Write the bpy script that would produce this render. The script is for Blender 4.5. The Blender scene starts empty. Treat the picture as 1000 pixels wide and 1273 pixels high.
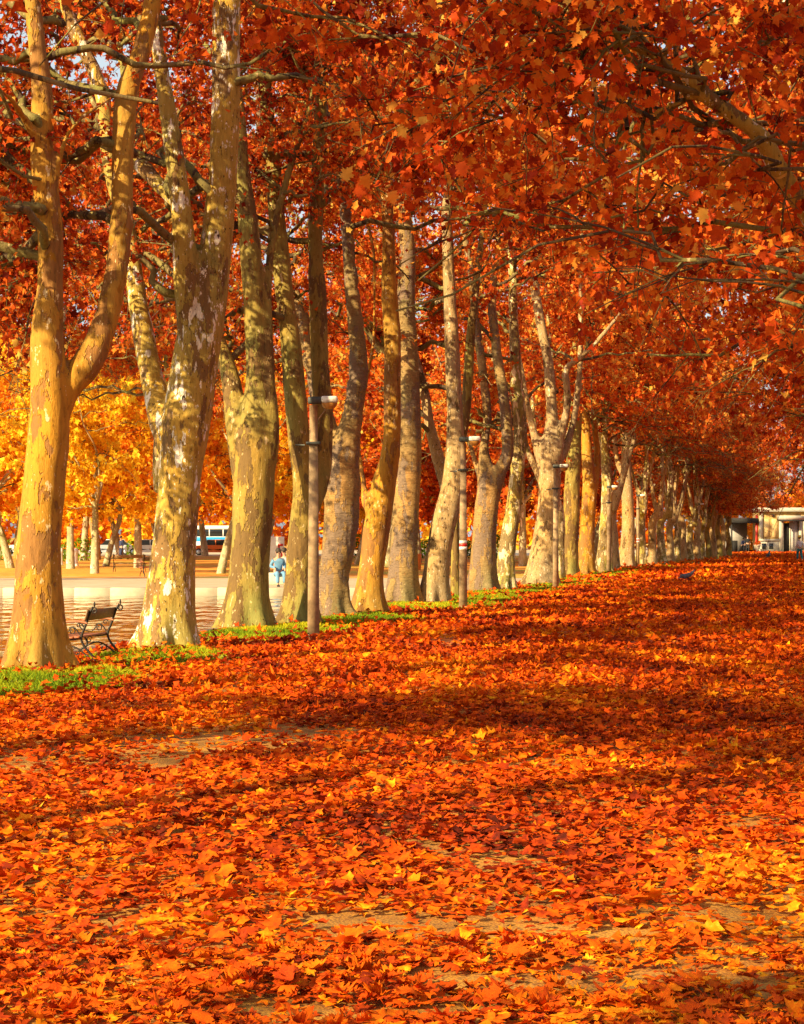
import bpy, math, random
import numpy as np
from mathutils import noise as mnoise, Vector

S = bpy.context.scene
COL = S.collection
PI = math.pi
# ------------------------------------------------------------------ camera
F = 2475.0; CX = 500.0; HY = 667.0; CH = 1.75      # focal in photo pixels, horizon row, eye height
cam = bpy.data.objects.new('camera', bpy.data.cameras.new('camera'))
COL.objects.link(cam)
cam.location = (0, 0, CH); cam.rotation_euler = (PI/2, 0, 0)
cam.data.sensor_fit = 'VERTICAL'; cam.data.sensor_height = 36; cam.data.sensor_width = 28.3
cam.data.lens = 70.0; cam.data.shift_y = 0.024
cam.data.clip_start = 0.1; cam.data.clip_end = 3000
S.camera = cam
# ------------------------------------------------------------------ sky and sun
SUN_EL = math.radians(26); SUN_AZ = math.radians(227)     # azimuth clockwise from +Y: behind the camera, to the left
wd = bpy.data.worlds.new('World'); S.world = wd; wd.use_nodes = True
nt = wd.node_tree
sky = nt.nodes.new('ShaderNodeTexSky'); sky.sky_type = 'NISHITA'; sky.sun_disc = False
sky.sun_elevation = SUN_EL; sky.sun_rotation = SUN_AZ
sky.air_density = 1.0; sky.dust_density = 2.2; sky.ozone_density = 1.0
tcw = nt.nodes.new('ShaderNodeTexCoord'); mpw = nt.nodes.new('ShaderNodeMapping'); mpw.inputs['Scale'].default_value = (1, 1, 2.4)
nzw = nt.nodes.new('ShaderNodeTexNoise'); nzw.inputs['Scale'].default_value = 3.2; nzw.inputs['Detail'].default_value = 7
rpw = nt.nodes.new('ShaderNodeValToRGB'); rpw.color_ramp.elements[0].position = .38; rpw.color_ramp.elements[0].color = (.25, .25, .25, 1); rpw.color_ramp.elements[1].position = .6; rpw.color_ramp.elements[1].color = (.9, .9, .9, 1)
mxw = nt.nodes.new('ShaderNodeMix'); mxw.data_type = 'RGBA'; mxw.inputs[7].default_value = (3.9, 4.4, 4.6, 1)     # thin bright cloud
nt.links.new(tcw.outputs['Generated'], mpw.inputs[0]); nt.links.new(mpw.outputs[0], nzw.inputs['Vector']); nt.links.new(nzw.outputs['Fac'], rpw.inputs[0])
nt.links.new(rpw.outputs[0], mxw.inputs[0]); nt.links.new(sky.outputs[0], mxw.inputs[6])
nt.links.new(mxw.outputs[2], nt.nodes['Background'].inputs[0])
nt.nodes['Background'].inputs[1].default_value = 0.085
sl = bpy.data.lights.new('sun', 'SUN'); sl.energy = 5.0; sl.angle = math.radians(0.6); sl.color = (1.0, 0.79, 0.45)
so = bpy.data.objects.new('sun', sl); COL.objects.link(so)
sd = Vector((math.sin(SUN_AZ)*math.cos(SUN_EL), math.cos(SUN_AZ)*math.cos(SUN_EL), math.sin(SUN_EL)))
so.rotation_euler = sd.to_track_quat('Z', 'Y').to_euler(); so.location = (-30, -30, 40)
S.view_settings.view_transform = 'Standard'; S.view_settings.look = 'None'
S.view_settings.exposure = 1.2; S.view_settings.gamma = 1.0; S.view_settings.use_curve_mapping = False

# ------------------------------------------------------------------ helpers
def gp(px, py, z=0.0):
    Y = F*(CH-z)/(py-HY)
    return ((px-CX)*Y/F, Y)
def W(px, py, Y, dy=0.0):
    Y2 = Y+dy
    return np.array([(px-CX)*Y2/F, Y2, CH-(py-HY)*Y2/F])
def row(Y): return 0.225*Y-10.5          # line of the avenue's left row

def tag(o, label=None, cat=None, group=None, kind=None):
    if label: o['label'] = label
    if cat: o['category'] = cat
    if group: o['group'] = group
    if kind: o['kind'] = kind
    return o
def empty(name, loc, rz=0.0, **k):
    o = bpy.data.objects.new(name, None); COL.objects.link(o); o.location = loc
    o.rotation_euler = (0, 0, rz); o.empty_display_size = 0.3
    return tag(o, **k)
def link(name, me, parent=None, loc=None, **k):
    o = bpy.data.objects.new(name, me); COL.objects.link(o)
    if parent is not None: o.parent = parent
    if loc is not None: o.location = loc
    return tag(o, **k)
def mesh_np(name, V, Fc, mat, smooth=False, attr=None):
    """V (n,3), Fc list of (m,k) int arrays or one; fast mesh"""
    me = bpy.data.meshes.new(name)
    if not isinstance(Fc, list): Fc = [Fc]
    V = np.asarray(V, dtype=np.float32)
    me.vertices.add(len(V)); me.vertices.foreach_set('co', V.ravel())
    li = np.concatenate([f.ravel() for f in Fc]).astype(np.int32)
    st = []; s = 0
    for f in Fc:
        st.append(s+np.arange(len(f))*f.shape[1]); s += f.size
    st = np.concatenate(st).astype(np.int32)
    me.loops.add(len(li)); me.loops.foreach_set('vertex_index', li)
    me.polygons.add(len(st)); me.polygons.foreach_set('loop_start', st)
    if smooth: me.polygons.foreach_set('use_smooth', np.ones(len(st), dtype=bool))
    if attr is not None:
        a = me.attributes.new('rnd', 'FLOAT', 'POINT'); a.data.foreach_set('value', np.asarray(attr, dtype=np.float32))
    me.update(calc_edges=True); me.validate()
    if mat: me.materials.append(mat)
    return me

class MB:
    def __init__(s): s.v = []; s.f3 = []; s.f4 = []; s.n = 0
    def add(s, V, F4=None, F3=None):
        V = np.asarray(V, float).reshape(-1, 3); s.v.append(V)
        if F4 is not None and len(F4): s.f4.append(np.asarray(F4)+s.n)
        if F3 is not None and len(F3): s.f3.append(np.asarray(F3)+s.n)
        s.n += len(V); return s
    def box(s, c, d, rz=0.0, rx=0.0, taper=1.0, bev=0.0):
        x, y, z = d[0]/2, d[1]/2, d[2]/2
        if bev > 0:      # chamfered vertical edges and top
            b = min(bev, x*.45, y*.45, z*.45)
            ring = lambda ax, ay, zz: [(-ax+b, -ay, zz), (ax-b, -ay, zz), (ax, -ay+b, zz), (ax, ay-b, zz), (ax-b, ay, zz), (-ax+b, ay, zz), (-ax, ay-b, zz), (-ax, -ay+b, zz)]
            V = np.array(ring(x-b*.6, y-b*.6, -z)+ring(x, y, -z+b)+ring(x, y, z-b)+ring(x-b*.6, y-b*.6, z)+[(0, 0, -z), (0, 0, z)])
            F4 = [(r*8+i, r*8+(i+1) % 8, (r+1)*8+(i+1) % 8, (r+1)*8+i) for r in range(3) for i in range(8)]
            F3 = [(32, (i+1) % 8, i) for i in range(8)]+[(33, 24+i, 24+(i+1) % 8) for i in range(8)]
        else:
            t = taper
            V = np.array([(-x, -y, -z), (x, -y, -z), (x, y, -z), (-x, y, -z), (-x*t, -y*t, z), (x*t, -y*t, z), (x*t, y*t, z), (-x*t, y*t, z)])
            F4 = [(0, 3, 2, 1), (4, 5, 6, 7), (0, 1, 5, 4), (1, 2, 6, 5), (2, 3, 7, 6), (3, 0, 4, 7)]; F3 = None
        if rx:
            c_, s_ = math.cos(rx), math.sin(rx); V = V @ np.array([[1, 0, 0], [0, c_, s_], [0, -s_, c_]])
        c_, s_ = math.cos(rz), math.sin(rz); V = V @ np.array([[c_, s_, 0], [-s_, c_, 0], [0, 0, 1]])
        return s.add(V+np.array(c), F4, F3)
    def tube(s, P, R, k=8, caps=True):
        P = np.asarray(P, float); R = np.ones(len(P))*R if np.isscalar(R) else np.asarray(R, float)
        V, F4 = tubes(P[None], R[None], k); F3 = []
        if caps:
            n = len(P)
            V = np.vstack([V, P[0], P[-1]])
            F3 = [(n*k, (i+1) % k, i) for i in range(k)]+[(n*k+1, (n-1)*k+i, (n-1)*k+(i+1) % k) for i in range(k)]
        return s.add(V, F4, F3)
    def lathe(s, prof, c=(0, 0, 0), k=16):
        prof = [(max(r, 1e-4), z) for r, z in prof]
        a = np.arange(k)*2*PI/k
        V = np.vstack([np.c_[r*np.cos(a), r*np.sin(a), np.full(k, z)] for r, z in prof])+np.array(c)
        F4 = [(j*k+i, j*k+(i+1) % k, (j+1)*k+(i+1) % k, (j+1)*k+i) for j in range(len(prof)-1) for i in range(k)]
        return s.add(V, F4)
    def ell(s, c, r, k=12, m=8, R=None):
        th = np.linspace(0, PI, m+1)
        V = np.vstack([np.c_[r[0]*max(math.sin(t), 1e-3)*np.cos(np.arange(k)*2*PI/k), r[1]*max(math.sin(t), 1e-3)*np.sin(np.arange(k)*2*PI/k), np.full(k, -r[2]*math.cos(t))] for t in th])
        if R is not None: V = V @ R.T
        F4 = [(j*k+i, j*k+(i+1) % k, (j+1)*k+(i+1) % k, (j+1)*k+i) for j in range(m) for i in range(k)]
        return s.add(V+np.array(c), F4)
    def prism(s, pts, x0, x1, axis='x'):
        n = len(pts); A = []
        for x in (x0, x1):
            for p in pts:
                A.append((x, p[0], p[1]) if axis == 'x' else (p[0], x, p[1]))
        F4 = [(i, (i+1) % n, n+(i+1) % n, n+i) for i in range(n)]
        s.add(A, F4, None)
        # cap fans
        for o in (0, n):
            c = np.mean(np.array(A[o:o+n]), axis=0)
            s.add(np.vstack([np.array(A[o:o+n]), c]), None, [(i, (i+1) % n, n) for i in range(n)])
        return s
    def mesh(s, name, mat, smooth=False):
        V = np.vstack(s.v); L = []
        if s.f3: L.append(np.vstack(s.f3))
        if s.f4: L.append(np.vstack(s.f4))
        return mesh_np(name, V, L, mat, smooth)
    def build(s, name, mat, parent=None, smooth=False, loc=None, **k):
        return link(name, s.mesh(name, mat, smooth), parent, loc, **k)

def tubes(P, R, k):
    """P (m,n,3), R (m,n) -> verts, quads"""
    m, n, _ = P.shape
    T = np.gradient(P, axis=1); T /= np.linalg.norm(T, axis=2, keepdims=True)+1e-9
    ax = np.argmin(np.abs(T).mean(axis=1), axis=1)
    ref = np.eye(3)[ax][:, None, :]
    N = np.cross(T, ref); N /= np.linalg.norm(N, axis=2, keepdims=True)+1e-9
    B = np.cross(T, N)
    a = np.arange(k)*2*PI/k
    V = P[:, :, None, :]+R[:, :, None, None]*(np.cos(a)[None, None, :, None]*N[:, :, None, :]+np.sin(a)[None, None, :, None]*B[:, :, None, :])
    i = np.arange(m)[:, None, None]*n*k; j = np.arange(n-1)[None, :, None]*k; q = np.arange(k)[None, None, :]; q2 = (q+1) % k
    Fq = np.stack([i+j+q, i+j+k+q, i+j+k+q2, i+j+q2], axis=-1).reshape(-1, 4)
    return V.reshape(-1, 3), Fq

def catmull(P, n):
    P = np.asarray(P, float)
    Q = np.vstack([2*P[0]-P[1], P, 2*P[-1]-P[-2]]); out = []
    for i in range(1, len(Q)-2):
        for t in np.linspace(0, 1, n, endpoint=False):
            out.append(0.5*((2*Q[i])+(-Q[i-1]+Q[i+1])*t+(2*Q[i-1]-5*Q[i]+4*Q[i+1]-Q[i+2])*t*t+(-Q[i-1]+3*Q[i]-3*Q[i+1]+Q[i+2])*t**3))
    out.append(P[-1]); return np.array(out)

# ------------------------------------------------------------------ materials
def newmat(name):
    m = bpy.data.materials.new(name); m.use_nodes = True
    return m, m.node_tree.nodes, m.node_tree.links, m.node_tree.nodes['Principled BSDF']
def ramp(N, stops, interp='LINEAR'):
    r = N.new('ShaderNodeValToRGB'); r.color_ramp.interpolation = interp
    e = r.color_ramp.elements
    while len(e) < len(stops): e.new(0.5)
    for q, (p, c) in zip(e, stops): q.position = p; q.color = (*c, 1) if len(c) == 3 else c
    return r
def tex(N, L, co, scale, detail=4, rough=0.6, kind='noise', stretch=None):
    if stretch:
        mp = N.new('ShaderNodeMapping'); mp.inputs['Scale'].default_value = stretch; L.new(co, mp.inputs[0]); co = mp.outputs[0]
    if kind == 'noise':
        t = N.new('ShaderNodeTexNoise'); t.inputs['Detail'].default_value = detail; t.inputs['Roughness'].default_value = rough
    else:
        t = N.new('ShaderNodeTexVoronoi'); t.feature = kind if kind != 'vor' else 'F1'
    t.inputs['Scale'].default_value = scale; L.new(co, t.inputs['Vector']); return t
def mix(N, L, a, b, f, blend='MIX'):
    m = N.new('ShaderNodeMix'); m.data_type = 'RGBA'; m.blend_type = blend
    for sock, v in ((m.inputs[0], f), (m.inputs[6], a), (m.inputs[7], b)):
        if hasattr(v, 'is_output'): L.new(v, sock)
        elif isinstance(v, (int, float)): sock.default_value = v
        else: sock.default_value = (*v, 1)
    return m.outputs[2]
def bump(N, L, h, s, d, P, prev=None):
    b = N.new('ShaderNodeBump'); b.inputs['Strength'].default_value = s; b.inputs['Distance'].default_value = d
    L.new(h, b.inputs['Height'])
    if prev is not None: L.new(prev, b.inputs['Normal'])
    L.new(b.outputs[0], P.inputs['Normal']); return b.outputs[0]
def plain(name, c, rough=0.6, metal=0.0, var=0.15, scale=6):
    m, N, L, P = newmat(name)
    tc = N.new('ShaderNodeTexCoord'); t = tex(N, L, tc.outputs['Object'], scale, 5)
    r = ramp(N, [(0.3, tuple(x*(1-var) for x in c)), (0.7, tuple(min(1, x*(1+var)) for x in c))])
    L.new(t.outputs['Fac'], r.inputs[0]); L.new(r.outputs[0], P.inputs['Base Color'])
    P.inputs['Roughness'].default_value = rough; P.inputs['Metallic'].default_value = metal
    bump(N, L, t.outputs['Fac'], 0.15, 0.01, P)
    return m
def leafmat(name, stops, trans=0.3, rough=0.55, blotch=True, scale=9, amp=.35):
    m, N, L, P = newmat(name)
    at = N.new('ShaderNodeAttribute'); at.attribute_name = 'rnd'
    r = ramp(N, stops); 
    tc = N.new('ShaderNodeTexCoord')
    if blotch:
        t = tex(N, L, tc.outputs['Object'], scale, 4)
        ma = N.new('ShaderNodeMath'); ma.operation = 'MULTIPLY_ADD'; ma.inputs[1].default_value = amp; ma.inputs[2].default_value = -amp/2
        L.new(t.outputs['Fac'], ma.inputs[0])
        ad = N.new('ShaderNodeMath'); ad.operation = 'ADD'; ad.use_clamp = True
        L.new(at.outputs['Fac'], ad.inputs[0]); L.new(ma.outputs[0], ad.inputs[1]); L.new(ad.outputs[0], r.inputs[0])
    else: L.new(at.outputs['Fac'], r.inputs[0])
    L.new(r.outputs[0], P.inputs['Base Color']); P.inputs['Roughness'].default_value = rough
    P.inputs['Specular IOR Level'].default_value = 0.08
    tr = N.new('ShaderNodeBsdfTranslucent'); L.new(r.outputs[0], tr.inputs[0])
    ms = N.new('ShaderNodeMixShader'); ms.inputs[0].default_value = trans
    L.new(P.outputs[0], ms.inputs[1]); L.new(tr.outputs[0], ms.inputs[2])
    L.new(ms.outputs[0], N['Material Output'].inputs['Surface'])
    return m
M_RED = leafmat('autumn_leaf_red', [(0.0, (0.13, 0.012, 0.006)), (0.2, (0.34, 0.030, 0.008)), (0.45, (0.64, 0.085, 0.010)), (0.68, (0.80, 0.18, 0.018)), (0.85, (0.82, 0.34, 0.04)), (1.0, (0.80, 0.50, 0.09))], 0.45, scale=26, amp=.4)
M_GOLD = leafmat('autumn_leaf_gold', [(0.0, (0.50, 0.09, 0.008)), (0.3, (0.84, 0.24, 0.010)), (0.65, (0.90, 0.42, 0.014)), (1.0, (0.90, 0.64, 0.04))], 0.4)
M_YEL = leafmat('autumn_leaf_yellow', [(0.0, (0.66, 0.26, 0.008)), (0.4, (0.88, 0.48, 0.014)), (1.0, (0.90, 0.72, 0.05))], 0.4)
M_RUST = leafmat('autumn_leaf_rust', [(0.0, (0.25, 0.025, 0.008)), (0.5, (0.62, 0.09, 0.010)), (1.0, (0.85, 0.27, 0.02))], 0.3)
M_LIT = leafmat('fallen_leaf', [(0.0, (0.07, 0.012, 0.006)), (0.2, (0.26, 0.026, 0.006)), (0.48, (0.60, 0.070, 0.004)), (0.74, (0.80, 0.16, 0.004)), (0.92, (0.84, 0.33, 0.008)), (1.0, (0.80, 0.46, 0.03))], 0.12, 0.75, scale=22, amp=.75)
for n_ in M_LIT.node_tree.nodes:
    if n_.type == 'BSDF_PRINCIPLED': n_.inputs['Specular IOR Level'].default_value = 0.06
M_GRASS = leafmat('grass_blade', [(0.0, (0.08, 0.17, 0.008)), (0.5, (0.28, 0.35, 0.010)), (1.0, (0.60, 0.50, 0.015))], 0.3, 0.6, False)

def barkmat(name, base, dark, pale, pale_amt=0.5, dark_amt=0.42, ridge=0, fleck=0.0, dots=0.0, greenish=(0.20, 0.19, 0.05)):
    m, N, L, P = newmat(name)
    tc = N.new('ShaderNodeTexCoord'); co = tc.outputs['Object']
    big = tex(N, L, co, 0.9, 3, 0.5, stretch=(1, 1, 0.5))
    r0 = ramp(N, [(0.35, base), (0.65, greenish)]); L.new(big.outputs['Fac'], r0.inputs[0])
    warp = tex(N, L, co, 2.2, 5, 0.65, stretch=(1, 1, 0.38))
    # grey-brown older bark plates
    r1 = ramp(N, [(dark_amt, (0, 0, 0)), (dark_amt+0.02, (1, 1, 1))]); L.new(warp.outputs['Fac'], r1.inputs[0])
    c1 = mix(N, L, dark, r0.outputs[0], r1.outputs[0])
    # pale peeled flakes
    w2 = tex(N, L, co, 5.0, 6, 0.62, stretch=(1, 1, 0.33))
    r2 = ramp(N, [(1-pale_amt*0.72, (0, 0, 0)), (1-pale_amt*0.72+0.015, (1, 1, 1))]); L.new(w2.outputs['Fac'], r2.inputs[0])
    c2 = mix(N, L, c1, pale, r2.outputs[0])
    w3 = tex(N, L, co, 9.0, 7, 0.7, stretch=(1, 1, 0.45))
    r6 = ramp(N, [(0.60, (0, 0, 0)), (0.61, (1, 1, 1))]); L.new(w3.outputs['Fac'], r6.inputs[0])
    c2 = mix(N, L, c2, tuple(x*.62 for x in base), r6.outputs[0])
    r7 = ramp(N, [(0.33+.08*pale_amt, (1, 1, 1)), (0.34+.08*pale_amt, (0, 0, 0))]); L.new(w3.outputs['Fac'], r7.inputs[0])
    c2 = mix(N, L, c2, tuple(min(.85, x*1.12) for x in pale), r7.outputs[0])
    # small flecks and scars
    v = tex(N, L, co, 24, 3, 0.55, stretch=(1, 1, 0.5 if ridge == 0 else 1.6))
    r3 = ramp(N, [(0.275+dots, (1, 1, 1)), (0.315+dots, (0, 0, 0))]); L.new(v.outputs['Fac'], r3.inputs[0])
    c3 = mix(N, L, c2, tuple(x*0.35 for x in dark), r3.outputs[0])
    r5 = ramp(N, [(0.70-fleck, (0, 0, 0)), (0.72-fleck, (1, 1, 1))]); L.new(v.outputs['Fac'], r5.inputs[0])
    c3 = mix(N, L, c3, pale, r5.outputs[0])
    fine = tex(N, L, co, 14, 8, 0.7, stretch=(1, 1, 0.22 if ridge <= 0 else 2.2))
    r4 = ramp(N, [(0.28, (0.48, 0.44, 0.40)), (0.46, (1.0, 0.98, 0.95)), (0.72, (1.35, 1.3, 1.2))]); L.new(fine.outputs['Fac'], r4.inputs[0])
    c4 = mix(N, L, c3, r4.outputs[0], 1.0, 'MULTIPLY')
    L.new(c4, P.inputs['Base Color']); P.inputs['Roughness'].default_value = 0.8; P.inputs['Specular IOR Level'].default_value = 0.2
    b = bump(N, L, fine.outputs['Fac'], 0.8, 0.03, P)
    b = bump(N, L, r2.outputs[0], 0.8, 0.018, P, b)
    b = bump(N, L, r1.outputs[0], 0.8, 0.022, P, b)
    if ridge:
        wv = tex(N, L, co, 2.0, 5, 0.6, stretch=(0.8, 0.8, 7)); bump(N, L, wv.outputs['Fac'], 0.8, 0.05, P, b)
    return m
B_GOLD = barkmat('bark_smooth_golden', (0.50, 0.235, 0.018), (0.27, 0.13, 0.035), (0.62, 0.48, 0.25), 0.47, 0.455, greenish=(0.33, 0.19, 0.035))  # large low-contrast brown patches: bark plates plus dappled shade painted in
B_CREAM = barkmat('bark_cream_flaking', (0.48, 0.29, 0.045), (0.20, 0.115, 0.04), (0.78, 0.72, 0.58), 0.58, 0.44, fleck=0.03, dots=.045, greenish=(0.30, 0.24, 0.06))
B_OLIVE = barkmat('bark_olive', (0.32, 0.20, 0.038), (0.15, 0.09, 0.03), (0.50, 0.38, 0.18), 0.44, 0.46)
B_GREY = barkmat('bark_grey_ridged', (0.36, 0.20, 0.065), (0.19, 0.13, 0.085), (0.42, 0.30, 0.16), 0.40, 0.46, ridge=1, greenish=(0.20, 0.16, 0.07))
B_SPOT = barkmat('bark_grey_spotted', (0.40, 0.25, 0.09), (0.12, 0.075, 0.03), (0.60, 0.52, 0.38), 0.46, 0.38, fleck=0.04, dots=.06, greenish=(0.30, 0.22, 0.12))
B_MOTT = barkmat('bark_pale_mottled', (0.48, 0.32, 0.07), (0.20, 0.14, 0.06), (0.72, 0.60, 0.33), 0.62, 0.47, fleck=0.04)
B_BRANCH = barkmat('bark_branch', (0.17, 0.11, 0.05), (0.07, 0.045, 0.025), (0.42, 0.31, 0.15), 0.47, 0.45)
B_WHITE = barkmat('bark_whitish', (0.50, 0.42, 0.28), (0.30, 0.22, 0.12), (0.75, 0.68, 0.55), 0.55, 0.40)

M_CONC = plain('weathered_concrete', (0.33, 0.22, 0.11), 0.85, 0, 0.4, 7)
M_LAMPD = plain('dark_lamp_housing', (0.05, 0.055, 0.045), 0.6, 0, 0.3, 20)
M_LAMPW = plain('white_lamp_shell', (0.70, 0.70, 0.62), 0.35, 0, 0.1, 20)
M_LAMPA = plain('amber_lamp_bowl', (0.45, 0.22, 0.05), 0.25, 0, 0.25, 20)
M_IRON = plain('dark_cast_iron', (0.035, 0.028, 0.022), 0.45, 0.6, 0.3, 25)
M_SLAT = plain('brown_bench_slat', (0.34, 0.11, 0.04), 0.55, 0, 0.35, 14)
M_SLATD = plain('dark_back_slat', (0.17, 0.095, 0.03), 0.55, 0, 0.35, 14)
M_WHITE = plain('white_paint', (0.78, 0.76, 0.70), 0.5, 0, 0.08)
M_REDP = plain('red_paint', (0.55, 0.03, 0.02), 0.45, 0, 0.1)
M_ORNG = plain('orange_paint', (0.75, 0.16, 0.02), 0.45, 0, 0.1)
M_BLUE = plain('blue_paint', (0.02, 0.30, 0.62), 0.35, 0, 0.1)
M_NAVY = plain('navy_cloth', (0.02, 0.03, 0.09), 0.85, 0, 0.2)
M_LBLUE = plain('pale_blue_cloth', (0.12, 0.27, 0.42), 0.85, 0, 0.2)
M_TEAL = plain('teal_cloth', (0.01, 0.22, 0.24), 0.85, 0, 0.2)
M_SHIRT = plain('white_shirt_cloth', (0.66, 0.66, 0.64), 0.85, 0, 0.12)
M_GREYC = plain('grey_cloth', (0.25, 0.25, 0.27), 0.85, 0, 0.2)
M_BLACK = plain('black_cloth', (0.012, 0.012, 0.014), 0.85, 0, 0.2)
M_SKIN = plain('skin', (0.52, 0.28, 0.17), 0.6, 0, 0.08)
M_HAT = plain('yellow_hat', (0.75, 0.55, 0.10), 0.8, 0, 0.1)
M_HAIR = plain('dark_hair', (0.03, 0.018, 0.01), 0.7, 0, 0.2)
M_GLASS = plain('dark_glass', (0.015, 0.018, 0.02), 0.08, 0, 0.1)
M_RUBBER = plain('black_rubber', (0.02, 0.02, 0.02), 0.8, 0, 0.2)
M_SILVER = plain('silver_car_paint', (0.45, 0.50, 0.56), 0.3, 0.3, 0.05)
M_OCHRE = plain('ochre_render', (0.42, 0.26, 0.08), 0.9, 0, 0.35, 1.2)
M_PANEL = plain('pale_ochre_panel', (0.62, 0.44, 0.18), 0.9, 0, 0.2, 3)
M_PLAST = plain('white_render', (0.42, 0.38, 0.29), 0.9, 0, 0.3, 1.2)  # white toned down evenly, the shade on it put into the colour
M_ROOF = plain('grey_roof_metal', (0.36, 0.33, 0.26), 0.7, 0, 0.2, 2)
M_DOOR = plain('grey_painted_door', (0.34, 0.31, 0.28), 0.6, 0, 0.12, 3)
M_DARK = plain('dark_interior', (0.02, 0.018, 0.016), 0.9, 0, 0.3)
M_CROW = plain('dark_feathers', (0.02, 0.02, 0.025), 0.5, 0, 0.3, 30)
M_PIGEON = plain('grey_feathers', (0.09, 0.10, 0.13), 0.6, 0, 0.3, 30)
M_STONE = plain('pale_stone', (0.55, 0.48, 0.34), 0.85, 0, 0.15, 8)

# sandy avenue ground; leaf mould colour takes over where single leaves are no longer modelled
def groundmat():
    m, N, L, P = newmat('sandy_gravel')
    tc = N.new('ShaderNodeTexCoord'); co = tc.outputs['Object']
    v = tex(N, L, co, 70, kind='vor'); 
    r = ramp(N, [(0.0, (0.66, 0.32, 0.02)), (0.5, (0.48, 0.21, 0.012)), (1.0, (0.20, 0.08, 0.012))]); L.new(v.outputs['Distance'], r.inputs[0])
    n = tex(N, L, co, 1.3, 6, 0.65); r2 = ramp(N, [(0.35, (0.55, 0.5, 0.45)), (0.65, (1.1, 1.1, 1.1))]); L.new(n.outputs['Fac'], r2.inputs[0])
    sand = mix(N, L, r.outputs[0], r2.outputs[0], 1.0, 'MULTIPLY')
    vc = tex(N, L, co, 7, kind='vor', stretch=(1, 1, 1))
    sepx = N.new('ShaderNodeSeparateColor'); L.new(vc.outputs['Color'], sepx.inputs[0])
    r3 = ramp(N, [(0.0, (0.14, 0.02, 0.01)), (0.5, (0.50, 0.06, 0.01)), (1.0, (0.80, 0.20, 0.012))]); L.new(sepx.outputs[0], r3.inputs[0])
    sp = N.new('ShaderNodeSeparateXYZ'); L.new(co, sp.inputs[0])
    n2 = tex(N, L, co, 0.35, 5, 0.6)
    mr = N.new('ShaderNodeMapRange'); mr.inputs['From Min'].default_value = 16; mr.inputs['From Max'].default_value = 42; L.new(sp.outputs['Y'], mr.inputs['Value'])
    ad = N.new('ShaderNodeMath'); ad.operation = 'MULTIPLY_ADD'; ad.inputs[1].default_value = 0.8; L.new(n2.outputs['Fac'], ad.inputs[0])
    sb = N.new('ShaderNodeMath'); sb.operation = 'SUBTRACT'; sb.use_clamp = True; L.new(ad.outputs[0], sb.inputs[0]); sb.inputs[1].default_value = 0.4
    L.new(mr.outputs[0], ad.inputs[2])
    L.new(mix(N, L, sand, r3.outputs[0], sb.outputs[0]), P.inputs['Base Color'])
    P.inputs['Roughness'].default_value = 0.95
    b = bump(N, L, v.outputs['Distance'], 0.6, 0.006, P); bump(N, L, n.outputs['Fac'], 0.4, 0.03, P, b)
    return m
M_GROUND = groundmat()
def lawnmat():
    m, N, L, P = newmat('lawn_with_leaves')
    tc = N.new('ShaderNodeTexCoord'); co = tc.outputs['Object']
    n = tex(N, L, co, 2.5, 8, 0.75); n2 = tex(N, L, co, 0.12, 4, 0.6)
    g = ramp(N, [(0.3, (0.22, 0.20, 0.012)), (0.7, (0.62, 0.46, 0.03))]); L.new(n.outputs['Fac'], g.inputs[0])
    l = ramp(N, [(0.3, (0.50, 0.13, 0.01)), (0.7, (0.88, 0.38, 0.02))]); L.new(n.outputs['Fac'], l.inputs[0])
    f = ramp(N, [(0.42, (0, 0, 0)), (0.52, (1, 1, 1))]); L.new(n2.outputs['Fac'], f.inputs[0])
    L.new(mix(N, L, g.outputs[0], l.outputs[0], f.outputs[0]), P.inputs['Base Color']); P.inputs['Roughness'].default_value = 0.95
    bump(N, L, n.outputs['Fac'], 0.5, 0.05, P); return m
M_LAWN = lawnmat()
M_VERGE = plain('grassy_soil', (0.28, 0.28, 0.015), 0.95, 0, 0.5, 9)
def pavemat():
    m, N, L, P = newmat('pale_paving')
    tc = N.new('ShaderNodeTexCoord'); co = tc.outputs['Object']
    n = tex(N, L, co, 1.5, 8, 0.7, stretch=(0.5, 1.5, 1)); r = ramp(N, [(0.3, (0.36, 0.24, 0.12)), (0.6, (0.56, 0.44, 0.29))]); L.new(n.outputs['Fac'], r.inputs[0])
    L.new(r.outputs[0], P.inputs['Base Color']); P.inputs['Roughness'].default_value = 0.9
    bump(N, L, n.outputs['Fac'], 0.3, 0.02, P); return m
M_PAVE = pavemat()
M_KERB = plain('brown_stone_kerb', (0.16, 0.10, 0.06), 0.85, 0, 0.3, 5)
M_KERBL = plain('pale_concrete_kerb', (0.50, 0.41, 0.27), 0.85, 0, 0.35, 1.1)
def watermat():
    m, N, L, P = newmat('pond_water')
    tc = N.new('ShaderNodeTexCoord'); co = tc.outputs['Object']
    P.inputs['Base Color'].default_value = (0.07, 0.055, 0.03, 1); P.inputs['Roughness'].default_value = 0.06; P.inputs['IOR'].default_value = 1.33
    P.inputs['Specular IOR Level'].default_value = 0.5
    n = tex(N, L, co, 2.6, 3, 0.55, stretch=(1.0, 1.0, 1)); n2 = tex(N, L, co, 0.62, 2, 0.5, stretch=(2.2, 0.85, 1)); n3 = tex(N, L, co, 0.22, 3, 0.6, stretch=(0.25, 1.2, 1))
    md = ramp(N, [(0.40, (0.12, 0.12, 0.12)), (0.60, (1, 1, 1))]); L.new(n3.outputs['Fac'], md.inputs[0])
    h = mix(N, L, n.outputs['Color'], md.outputs[0], 1.0, 'MULTIPLY')
    b = bump(N, L, n2.outputs['Fac'], 1.0, 0.16, P); bump(N, L, h, 0.8, 0.012, P, b); return m
M_WATER = watermat()

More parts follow.
